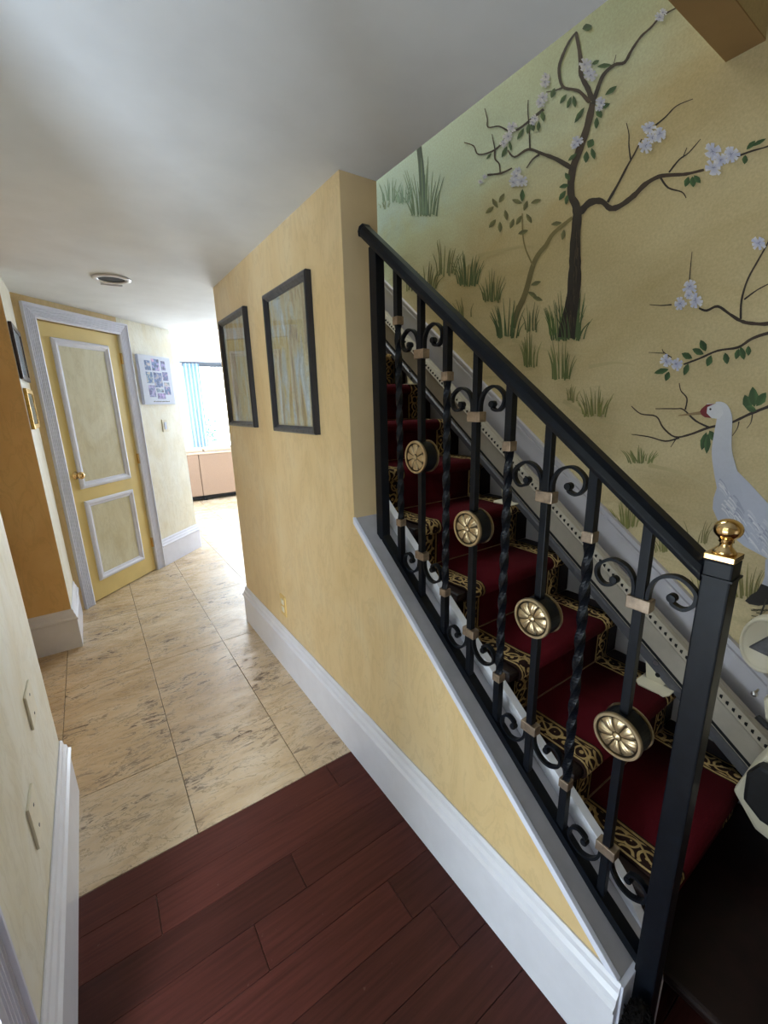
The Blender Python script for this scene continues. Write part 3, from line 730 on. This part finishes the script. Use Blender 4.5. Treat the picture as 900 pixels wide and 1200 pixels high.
# photo collage canvas on the angled wall
cv = tag(empty('photo_collage', DP(3.77, 0, 1.547)), 'white canvas collage of small family snapshots beside the door', 'picture')
m = MB(); dbox(m, 3.551, 3.98, .001, .030, 1.547, 1.985); m.build('canvas', CANVAS, cv, bevel=.003)
grid = [(.055, .30, .075, .085), (.15, .30, .10, .105), (.275, .31, .06, .085), (.055, .185, .085, .10), (.155, .150, .11, .135), (.28, .215, .075, .08), (.285, .165, .075, .035), (.065, .062, .085, .105), (.165, .105, .10, .035), (.28, .085, .085, .075), (.17, .045, .11, .052)]
for i, (a, b, w, h) in enumerate(grid):
    m = MB(); dbox(m, 3.565+a, 3.565+a+w, .030, .0308, 1.553+b, 1.553+b+h); m.build('snapshot', snap_mat(i), cv)
m = MB(); x = 3.67
rr = random.Random(3)
while x < 3.885:
    w = rr.uniform(.006, .013); dbox(m, x, x+w, .030, .0305, 1.570, 1.570+rr.choice((.008, .010))); x += w+rr.choice((.002, .002, .006))
m.build('caption', BLACK, cv)
# switch, outlets, blank plates
def plate_on(name, label, cat, place, w, h, extra, group=None):
    t = tag(empty(name, place(0, 0, 0)), label, cat, group)
    def pb(s0, s1, t0, t1, z0, z1): return MB().hexa([place(s0, t1, z0), place(s1, t1, z0), place(s1, t0, z0), place(s0, t0, z0), place(s0, t1, z1), place(s1, t1, z1), place(s1, t0, z1), place(s0, t0, z1)])
    pb(-w/2, w/2, .0005, .007, -h/2, h/2).build('cover_plate', extra[0], t, bevel=.0015)
    for nm, s0, s1, t0, t1, z0, z1, mm in extra[1]: pb(s0, s1, t0, t1, z0, z1).build(nm, mm, t)
plate_on('light_switch', 'white light switch below the photo collage', 'switch', lambda s, t, z: DP(3.81+s, t, 1.344+z), .075, .118,
         (PLASTIC, [('switch_paddle', -.017, .017, .007, .011, -.034, .034, CANVAS), ('screw', -.003, .003, .007, .008, .045, .051, STEEL), ('screw', -.003, .003, .007, .008, -.051, -.045, STEEL)]))
SOCK = [('socket_face', -.017, .017, .007, .0095, .008, .038, PLASTIC), ('socket_face', -.017, .017, .007, .0095, -.038, -.008, PLASTIC)]
YPL = simple('wall_painted_plate', rgb(222, 190, 120), .45, nscale=20, var=.05); PPL = simple('pale_painted_plate', rgb(236, 230, 210), .45, nscale=20, var=.05)
plate_on('wall_outlet', 'yellow painted outlet plate low on the yellow wall', 'outlet', lambda s, t, z: Vector((XR-t, 2.155-s, .411+z)), .075, .122, (YPL, SOCK))
DOTS = [('screw', -.004, .004, .007, .008, .030, .036, DARKBAR), ('screw', -.004, .004, .007, .008, -.036, -.030, DARKBAR)]
plate_on('wall_plate', 'painted outlet plate on left wall, farther one near wall corner', 'outlet', lambda s, t, z: Vector((XL+t, 1.555+s, .633+z)), .11, .112, (PPL, DOTS))
plate_on('wall_plate', 'painted outlet plate on left wall just above the near baseboard', 'outlet', lambda s, t, z: Vector((XL+t, 1.275+s, .470+z)), .10, .126, (PPL, DOTS))

# recessed ceiling light with its bulb missing
rc = tag(empty('recessed_light', (.272, 3.19, ZC2)), 'empty recessed ceiling light with white ring and dark opening', 'light')
m = MB(); m.lathe([(.072, -.001), (.100, -.001), (.100, -.006), (.092, -.010), (.074, -.010), (.070, -.006)], (.272, 3.19, ZC2), n=36); m.f = [f for f in m.f if len(f) == 4]
n_ = 36; m.f += [(5*n_+i, 5*n_+(i+1) % n_, (i+1) % n_, i) for i in range(n_)]
m.build('trim_ring', TRIM, rc, True)
m = MB(); m.lathe([(.073, -.0012), (.073, -.004), (.066, -.0045), (.001, -.0046)], (.272, 3.19, ZC2), n=36); m.build('can_opening', HOLE, rc)
MB().box(.222, .336, 3.318, 3.338, ZC2-.012, ZC2-.0005).build('loose_clip', TRIM, rc, bevel=.002)

# ------------------------------------------------------------------ living room furniture
sf = tag(empty('sofa', (2.0, 7.9, 0)), 'sand coloured sofa seen from behind in the living room', 'sofa')
MB().box(1.10, 1.452, 7.47, 7.62, .085, .770).build('back_panel', SOFA, sf, bevel=.012)
MB().box(1.458, 2.95, 7.47, 7.62, .085, .770).build('back_panel', SOFA, sf, bevel=.012)
MB().box(1.10, 2.95, 7.62, 8.35, .085, .44).build('seat_base', SOFA, sf, bevel=.02)
MB().box(1.10, 2.95, 7.455, 7.66, .770, .800).build('back_rail', CUSH, sf, bevel=.012)
for a, b in ((1.12, 1.54), (1.56, 2.2), (2.22, 2.9)): MB().box(a, b, 7.50, 7.72, .800, .868).build('back_cushion', CUSH, sf, bevel=.03)
for a, b in ((1.12, 1.98), (2.0, 2.9)): MB().box(a, b, 7.70, 8.33, .441, .56).build('seat_cushion', CUSH, sf, bevel=.03)
MB().box(1.11, 2.94, 7.50, 8.30, .03, .086).build('gap_shade', HOLE, sf)  # dark block painted in for the shade in the gap under the sofa
for x in (1.14, 1.47, 2.2, 2.88): MB().box(x, x+.05, 7.49, 7.54, .0005, .09).build('leg', HOLE, sf)
rm = tag(empty('remote_control', (2.06, 7.56, .80)), 'dark remote lying on the sofa back rail', 'remote'); 
MB().hexa([Vector(p) for p in ((1.985, 7.49, .8685), (2.03, 7.47, .8685), (2.10, 7.60, .8685), (2.055, 7.62, .8685), (1.985, 7.49, .89), (2.03, 7.47, .89), (2.10, 7.60, .89), (2.055, 7.62, .89))]).build('remote_body', BLACK, rm, bevel=.003)
cu = tag(empty('curtain', (1.75, 8.5, 0)), 'pale blue pleated drape at left side of the bright window', 'curtain')
m = MB(); xs = [1.60+i*.006 for i in range(46)]
front = [(x, 8.52+.032*math.sin((x-1.6)/.27*2*PI*4.5)) for x in xs]; back = [(x, y+.006) for x, y in reversed(front)]
m.prism_z(front+back, .02, 2.28); m.build('drape', CURT, cu, True)
MB().box(1.55, 3.6, 8.50, 8.53, 2.285, 2.31).build('curtain_rail', DARKBAR, cu)
pl = tag(empty('garden_shrub', (1.95, 10.2, 0)), 'green leafy shrub outside the bright window', 'plant')
m = MB(); rr = random.Random(5)
for k in range(240):
    a = rr.uniform(0, 2*PI); r = rr.uniform(0, .42); z = rr.uniform(.75, 1.42)-.5*r; c = Vector((2.2+r*math.cos(a), 10.3+r*.5*math.sin(a), z))
    d = Vector((rr.uniform(-1, 1), rr.uniform(-1, 1), rr.uniform(-.2, 1))).normalized(); s = d.cross(Vector((0, 1, .2))).normalized(); L = rr.uniform(.06, .12)
    m.add([c, c+d*L*.5+s*L*.22, c+d*L, c+d*L*.5-s*L*.22], [(0, 1, 2, 3)])
m.build('foliage', LEAF, pl)
m = MB(); m.lathe([(.14, 0), (.2, .40), (.21, .42), (.16, .42), (.15, .40)], (2.2, 10.3, -.08), n=20); m.build('planter', CUSH, pl, True)
m = MB()
for k in range(7): a = k*.9; m.tube([(2.2, 10.3, .3), (2.2+.12*math.cos(a), 10.3+.1*math.sin(a), .75), (2.2+.25*math.cos(a), 10.3+.15*math.sin(a), 1.15)], .008, 6)
m.build('stems', LEAF, pl)
tr = struct(MB().box(.4, 5.2, YW+.12, 11.5, -.1, -.02).build('floor_terrace', simple('pale_terrace', rgb(232, 230, 226), .8, nscale=5, var=.04)), 'pale sunlit terrace outside the window')

# dark shaggy bundle by the newel foot
fz = tag(empty('shaggy_bundle', (.80, .225, 0)), 'dark shaggy bundle on the floor at foot of the newel post', 'bundle')
m = MB(); rr = random.Random(9)
m.lathe([(.018, .001), (.024, .03), (.026, .10), (.025, .17), (.020, .215), (.010, .238), (.002, .243)], (.781, .219, 0), n=18)
m.build('core', FUZZ, fz, True)
m = MB()
for k in range(700):
    a = rr.uniform(0, 2*PI); z = rr.uniform(.01, .240); r = .0255*math.sqrt(max(.05, 1-((z-.10)/.148)**2)); p = Vector((.781+r*math.cos(a), .219+r*math.sin(a), z)); o_ = Vector((math.cos(a), math.sin(a), rr.uniform(-.5, .8)))
    q = p+o_*.004+Vector((rr.uniform(-1, 1), rr.uniform(-1, 1), rr.uniform(-1, 1)))*.004; q2 = q+Vector((rr.uniform(-1, 1), rr.uniform(-1, 1), -.7))*.006
    m.tube([p, q, q2], [.0028, .0026, .0012], 5)
m.build('tufts', FUZZ, fz)['kind'] = 'stuff'

# ------------------------------------------------------------------ the mural, brushed flat on the stairwell wall
def on_wall(px, py, lift):
    """point of the painted wall plane seen at a photo pixel"""
    d = CR*((px-450)/F_PX)-CU*((py-600)/F_PX)+CF; x = XM-lift; k = x/d.x
    return Vector((x, d.y*k, CAM_H+d.z*k))
class Paint(MB):
    def __init__(s, lift): super().__init__(); s.col = []; s.lift = lift; s.rr = random.Random(int(lift*1e6))
    def poly(s, pts, c, jit=0):
        s.lift += 6e-6
        s.add([on_wall(x, y, s.lift) for x, y in pts], [tuple(range(len(pts)))])
        s.col += [c]*len(pts)
    def stroke(s, pts, w0, w1=None, c=(0, 0, 0, 1), c2=None, sub=4, rough=0):
        s.lift += 2e-6
        w1 = w0 if w1 is None else w1; P = catmull(pts, sub); n = len(P); L = []
        for i, p in enumerate(P):
            a = P[max(i-1, 0)]; b = P[min(i+1, n-1)]; tx, ty = b[0]-a[0], b[1]-a[1]; l = math.hypot(tx, ty) or 1
            w = (w0+(w1-w0)*i/(n-1))*.5*(1+s.rr.uniform(-rough, rough)); L.append(((p[0]-ty/l*w, p[1]+tx/l*w), (p[0]+ty/l*w, p[1]-tx/l*w)))
        b0 = len(s.v); s.v += [on_wall(*q, s.lift) for ab in L for q in ab]
        s.f += [(b0+2*i, b0+2*i+1, b0+2*i+3, b0+2*i+2) for i in range(n-1)]
        c2 = c2 or c
        for i in range(n):
            t = i/(n-1); cc = tuple(a+(b-a)*t for a, b in zip(c, c2)); s.col += [cc, cc]
    def leaf(s, x, y, ang, ln, wd, c):
        s.lift += 4e-6
        a = math.radians(ang); ux, uy = math.cos(a), -math.sin(a); vx, vy = -uy, ux
        prof = [(-.5, 0), (-.28, .32), (.02, .5), (.3, .3), (.5, 0), (.3, -.3), (.02, -.5), (-.28, -.32)]
        dk = tuple(q*.62 for q in c[:3])+(1,); b0 = len(s.v)
        pts = [(x+ux*ln*p+vx*wd*q, y+uy*ln*p+vy*wd*q) for p, q in prof]
        s.v += [on_wall(*p, s.lift) for p in pts]; s.f += [(b0, b0+1, b0+2, b0+3, b0+4), (b0+4, b0+5, b0+6, b0+7, b0)]
        s.col += [dk, c, c, c, dk, dk, dk, dk]
    def tuft(s, x, y, w, h, n, c, c2=None):
        for i in range(n):
            t = s.rr.uniform(-1, 1); hh = h*s.rr.uniform(.45, 1)*(1-.35*abs(t)); bx = x+t*w*.32; tx = x+t*w*.55+s.rr.uniform(-3, 3)
            f = s.rr.uniform(1.0, 1.65); k = tuple(min(1, q*f) for q in c[:3])+(1,)
            s.stroke([(bx, y+s.rr.uniform(-2, 2)), ((bx+tx)/2-t*1.5, y-hh*.55), (tx, y-hh)], 1.7, .35, k, c2, 3)
    def flower(s, x, y, r):
        for j in range(9):
            a = 2*PI*j/9+s.rr.uniform(-.2, .2); d = r*s.rr.uniform(.75, 1.05); c = s.rr.choice((rgb(226, 226, 240), rgb(206, 210, 236), rgb(236, 234, 240)))
            s.stroke([(x, y), (x+d*.6*math.cos(a), y+d*.6*math.sin(a)), (x+d*math.cos(a), y+d*math.sin(a))], r*.30, r*.42, rgb(186, 188, 216), c, 2)
        for j in range(4):
            a = s.rr.uniform(0, 2*PI); d = r*.34; s.stroke([(x, y), (x+d*.5*math.cos(a), y+d*.5*math.sin(a)), (x+d*math.cos(a), y+d*math.sin(a))], .5, .25, rgb(112, 112, 156), None, 1)
BARK, BARK2 = rgb(46, 36, 30), rgb(74, 56, 42)
# shadows on dunes and pale olive second tree
p = Paint(.0006)
for a in ([(560, 300), (590, 293), (615, 288), (640, 290)], [(540, 320), (570, 300), (600, 296)], [(660, 470), (700, 492), (745, 500)], [(600, 398), (640, 410), (690, 415)], [(760, 545), (800, 555), (830, 570)], [(690, 430), (720, 425), (745, 428)]):
    p.stroke(a, 5, 1, rgb(190, 174, 130), rgb(204, 187, 142), 4)
p.build('painted_dune_shadow', PAINT, wm)
p = Paint(.0010); OL = rgb(140, 126, 80)
p.stroke([(601, 384), (606, 366), (615.5, 344), (624, 313), (631, 298), (640, 287), (649, 273), (671, 255)], 7, 4, rgb(112, 102, 66), OL)
p.stroke([(625, 312), (616, 292), (612.5, 273), (612, 250)], 2, 1.2, OL)
for x, y, a in ((616, 241, 250), (606, 236, 160), (628, 236, 20), (620, 256, 300), (608, 258, 240), (580, 238, 120), (574, 246, 220), (588, 232, 60), (577, 262, 230), (586, 266, 270), (593, 252, 280), (600, 262, 250), (613, 272, 20), (652, 262, 10), (624, 345, 330), (630, 350, 340), (660, 275, 260), (628, 332, 20)):
    p.leaf(x, y, a, 13, 5.5, rgb(134, 132, 86))
p.build('painted_sapling', PAINT, wm)
# misty far tree
p = Paint(.0011); TEAL = rgb(98, 122, 118)
p.stroke([(486, 110), (489, 140), (491, 172), (493, 190), (495, 213), (499, 252)], 5, 7.5, rgb(52, 50, 54), TEAL)
p.tuft(498, 252, 52, 76, 26, rgb(100, 122, 106)); p.tuft(457, 236, 26, 34, 12, rgb(130, 158, 150)); p.tuft(475, 238, 26, 26, 12, rgb(130, 158, 150)); p.tuft(452, 244, 20, 12, 8, rgb(140, 160, 146))
p.build('painted_far_tree', PAINT, wm)
# grass tufts
p = Paint(.0014); GR = rgb(70, 86, 50)
for x, y, w, h, n, c in ((595, 395, 40, 54, 26, GR), (549, 334, 40, 46, 28, rgb(80, 92, 54)), (576, 353, 30, 40, 18, rgb(92, 98, 58)), (522, 322, 34, 52, 12, rgb(104, 108, 72)), (500, 338, 34, 36, 14, rgb(98, 100, 62)), (482, 342, 20, 30, 8, rgb(110, 112, 74)),
                         (621, 429, 24, 46, 20, rgb(96, 102, 54)), (622, 388, 20, 42, 10, rgb(90, 96, 58)), (544, 372, 26, 28, 8, rgb(110, 108, 66)), (660, 398, 56, 58, 34, GR), (652, 392, 30, 46, 18, rgb(84, 100, 50)), (672, 396, 40, 70, 16, GR),
                         (658, 444, 34, 56, 22, rgb(96, 104, 58)), (697, 487, 44, 40, 24, rgb(112, 112, 60)), (751, 542, 48, 22, 26, rgb(108, 112, 64)), (735, 618, 40, 38, 26, rgb(110, 110, 56)), (779, 646, 34, 34, 14, rgb(112, 108, 60)), (815, 636, 40, 34, 10, rgb(116, 108, 66)),
                         (872, 700, 46, 46, 22, rgb(114, 108, 58)), (820, 690, 30, 30, 10, rgb(116, 108, 62)), (670, 470, 20, 22, 8, rgb(116, 112, 66))):
    p.tuft(x, y, w, h, n, c)
p.build('painted_grass', PAINT, wm)
# blossom tree
p = Paint(.0018)
def br(pts, w0, w1, c=BARK): p.stroke(pts, w0, w1, c, BARK2, 4, .14)
p.stroke([(664, 396), (666, 380), (671, 355), (673.6, 320), (674, 285), (676.7, 250)], 21, 10, rgb(40, 32, 26), BARK, 5, .06)
br([(676.7, 252), (674.7, 240), (669, 227), (670.7, 200), (680, 173), (688, 149), (694.7, 120)], 10, 7)
br([(694, 118), (689, 104), (681, 88), (680, 67), (675, 38)], 7, 4)
br([(695, 122), (699, 108), (707, 88), (720, 76), (732, 73), (740, 59), (751, 43), (763, 32), (775, 19), (795, 8)], 5, 1.4)
br([(676, 37), (668, 47), (661, 61), (655, 80), (659, 101), (672, 105), (680, 108), (691, 120)], 2.2, 5)
br([(659, 103), (650, 106), (640, 108)], 2.4, 1)
br([(673, 199), (653, 187), (635, 180), (619, 175), (603, 184), (595, 176)], 6, 1.4)
br([(621, 174), (620, 149), (618.5, 130), (619, 117)], 2, 1); br([(632, 181), (624, 187), (617, 197)], 2.4, 1.4)
br([(637, 128), (611, 149), (597, 157), (581, 175), (561, 181), (555, 171), (544, 167)], 3, 1.2)
br([(596, 154), (585, 148), (572, 149), (571, 139), (568, 127)], 2.2, .9); br([(580, 175), (576.5, 157)], 1.6, .8); br([(580, 176), (580, 186), (585, 192), (586, 202)], 2, 1.4); br([(571, 205), (587, 203), (600, 197)], 2.6, 2)
br([(676, 250), (681, 247), (692, 237), (705, 236), (715, 244), (727, 241), (743, 229), (756, 216), (772, 207), (788, 205), (804, 204), (825, 199)], 9, 3.2)
br([(862, 184), (881, 177), (901, 171), (930, 158), (958, 150)], 2.6, 1); br([(784, 202), (796, 187), (807, 179), (821, 163)], 2.2, .9); br([(800, 185), (805, 173)], 1.2, .8)
br([(774, 208), (783, 220), (799, 225), (804, 232)], 2.6, 1.2); br([(712, 237), (724, 216), (735, 195), (743, 181), (752, 163)], 3.2, 1.4); br([(739, 187), (737, 171), (737, 157), (734, 144)], 1.8, .8)
br([(768, 147), (780, 137), (793, 124), (812, 116)], 2.2, .9); br([(719, 76), (722, 64)], 1.0, .6)
for i in range(46):
    t = p.rr.random(); yy = 262+t*118; cx = 676.5-3*math.sin(t*2.2)-max(0, t-.72)*34; wv = 3.6+max(0, t-.45)*8
    x_ = cx+p.rr.uniform(-.8, .8)*wv; L = p.rr.uniform(8, 20)
    p.stroke([(x_, yy), (x_+p.rr.uniform(-1.2, 1.2), yy+L*.5), (x_+p.rr.uniform(-2, 1), yy+L)], 1.1, .4, p.rr.choice((rgb(84, 66, 50), rgb(70, 56, 44), rgb(26, 20, 17))), None, 2)
p.build('painted_blossom_tree', PAINT, wm)
p = Paint(.0018)
br([(819, 361), (828, 364), (841, 359), (855, 368), (868, 376), (881, 379), (902, 379), (932, 370), (968, 374)], 2.4, 5.4); br([(868, 374), (869, 352), (876, 328), (889, 304), (900, 284), (908, 262)], 3, 1.2); br([(872, 351), (887, 340), (902, 332)], 2, 1.2)
br([(808, 328), (809, 315), (811, 295)], 1.6, .7); br([(787, 357), (775, 358), (761, 357)], 1.8, .8)
br([(801, 427), (820, 420), (841, 411), (865, 407), (881, 397), (902, 390), (935, 385), (968, 375)], 1.8, 4); br([(787, 419), (778, 413), (776, 409)], 1.4, .8); br([(778, 414), (760, 413)], 1.2, .6)
br([(968, 452), (935, 464), (902, 476), (879, 485), (855, 496), (831, 501), (809, 509), (791, 512), (777, 501), (769, 488), (751, 485), (740, 476)], 4, 1.2)
br([(796, 513), (780, 517), (761, 512), (740, 509)], 2.4, .9); br([(831, 501), (815, 493), (801, 480), (791, 479), (768, 479)], 2.6, .9); br([(803, 480), (805, 467), (798, 458), (796, 449)], 2, .9); br([(866, 494), (864, 502), (858, 511)], 1.6, .7); br([(882, 484), (880, 495), (875, 502)], 1.6, .7); br([(793, 513), (786, 524)], 1.5, .7)
p.build('painted_branches', PAINT, wm)
# leaves
p = Paint(.0022)
LV = [(648, 109, 250, 13, 6), (660, 116, 235, 14, 5), (667, 120, 250, 15, 5), (673, 119, 280, 15, 5), (610, 157, 240, 16, 5), (619, 151, 260, 13, 5), (624, 149, 290, 10, 6), (631, 148, 265, 12, 5), (636, 136, 280, 13, 6), (591, 178, 245, 15, 5), (598, 171, 280, 12, 4), (573, 183, 230, 10, 3),
      (665, 207, 300, 11, 6), (661, 218, 15, 12, 5.5), (659, 229, 235, 14, 6), (664, 234, 260, 12, 5), (612, 229, 88, 15, 6), (679, 135, 238, 22, 6), (716, 106, 38, 18, 6), (708, 124, 20, 15, 7), (702, 133, 300, 12, 8), (699, 144, 265, 14, 6), (708, 77, 8, 17, 6), (698, 73, 30, 10, 5),
      (692, 168, 60, 12, 9), (687, 184, 265, 14, 7), (695, 180, 285, 14, 6), (671, 184, 220, 14, 5), (688, 32, 20, 12, 9), (805, 213, 250, 13, 7), (812, 213, 275, 13, 8), (817, 210, 310, 12, 7), (880, 170, 45, 15, 6), (889, 167, 28, 20, 5), (873, 187, 265, 11, 7),
      (805, 417, 335, 14, 8), (818, 412, 335, 15, 8), (824, 405, 295, 15, 9), (831, 423, 70, 14, 8), (804, 433, 70, 15, 7), (851, 420, 280, 14, 8), (864, 415, 255, 13, 7), (870, 414, 285, 16, 8), (877, 411, 270, 12, 7), (775, 435, 15, 18, 7), (782, 441, 70, 12, 7), (825, 517, 255, 22, 9), (829, 520, 265, 24, 8), (835, 511, 300, 15, 9),
      (876, 472, 110, 20, 12), (883, 465, 95, 24, 12), (892, 468, 55, 20, 11), (880, 479, 160, 14, 8)]
for x, y, a, l, w in LV:
    f = p.rr.uniform(.85, 1.15); p.leaf(x, y, a, l, w, (.075*f, .155*f, .05*f, 1))
p.build('painted_leaves', PAINT, wm)
p = Paint(.0026)
for x, y, r in ((639, 96, 7), (640, 90, 5), (636, 114, 7), (633, 121, 6), (600, 149, 6.5), (595, 160, 7), (590, 168, 5), (627, 139, 5), (624, 143, 4), (604, 206, 7), (611, 212, 8), (602, 214, 6), (607, 200, 5), (568, 207, 3), (563, 213, 3), (677, 165, 7), (673, 170, 5),
                (686, 76, 8), (692, 88, 8), (689, 83, 6), (704, 120, 6.5), (702, 126, 5), (760, 150, 9), (773, 157, 9.5), (756, 171, 9), (764, 161, 7), (835, 177, 11), (857, 181, 11), (836, 197, 11), (845, 187, 9), (773, 20, 6), (777, 14, 5), (808, 336, 9), (797, 356, 8), (815, 352, 9), (807, 346, 6), (781, 423, 8), (793, 427, 8), (889, 285, 9)):
    p.flower(x, y, r)
p.build('painted_blossoms', PAINT, wm)
# crane
p = Paint(.0030); CW = rgb(222, 222, 228); CG = rgb(190, 194, 210)
p.poly([(838, 556), (840, 572), (836, 584), (835, 596), (842, 612), (858, 628), (872, 640), (900, 655), (930, 668), (960, 660), (968, 630), (940, 606), (900, 590), (878, 566), (862, 550), (852, 545)], CG)
p.build('painted_crane_body', PAINT, wm)
p = Paint(.0034)
p.stroke([(838, 477), (846, 479), (849, 490), (847, 510), (846, 530), (850, 552), (856, 575)], 12, 30, CW, CG, 6)
p.poly([(824, 478), (829, 473), (838, 473), (845, 476), (848, 484), (843, 491), (834, 490), (826, 487)], CW)
for i in range(90):
    x = p.rr.uniform(842, 905); y = 560+ (x-842)*.9+p.rr.uniform(0, 42); p.stroke([(x, y), (x+5, y+5), (x+9, y+12)], 2.2, .6, p.rr.choice((rgb(224, 224, 232), rgb(166, 170, 192), rgb(206, 208, 220))), None, 2)
p.poly([(892, 686), (896, 676), (897, 655), (915, 660), (914, 690)], CG)
p.poly([(873, 704), (880, 697), (887, 693), (892, 684), (902, 688), (914, 700), (904, 708), (889, 710), (878, 708)], rgb(34, 30, 26))
p.stroke([(898, 702), (893, 716), (889, 726), (884, 740)], 2.4, 1.6, rgb(60, 54, 46)); p.stroke([(910, 700), (910, 722), (906, 742)], 2.4, 1.6, rgb(60, 54, 46))
for i in range(12): x = p.rr.uniform(874, 900); y = p.rr.uniform(712, 726); p.stroke([(x, y), (x+6, y+1), (x+11, y-1)], 1.2, .4, rgb(84, 80, 56), None, 2)
p.build('painted_crane_feathers', PAINT, wm)
p = Paint(.0038)
p.poly([(819, 484), (822, 479), (828, 474), (838, 473), (829, 477), (828, 484), (834, 490), (826, 489)], rgb(122, 36, 40))
p.poly([(820, 482), (822, 486), (795, 487.5), (795, 486.5)], rgb(150, 124, 88))
p.poly([(831, 479), (833, 478), (834, 480), (832, 481)], rgb(40, 34, 30))
p.build('painted_crane_head', PAINT, wm)
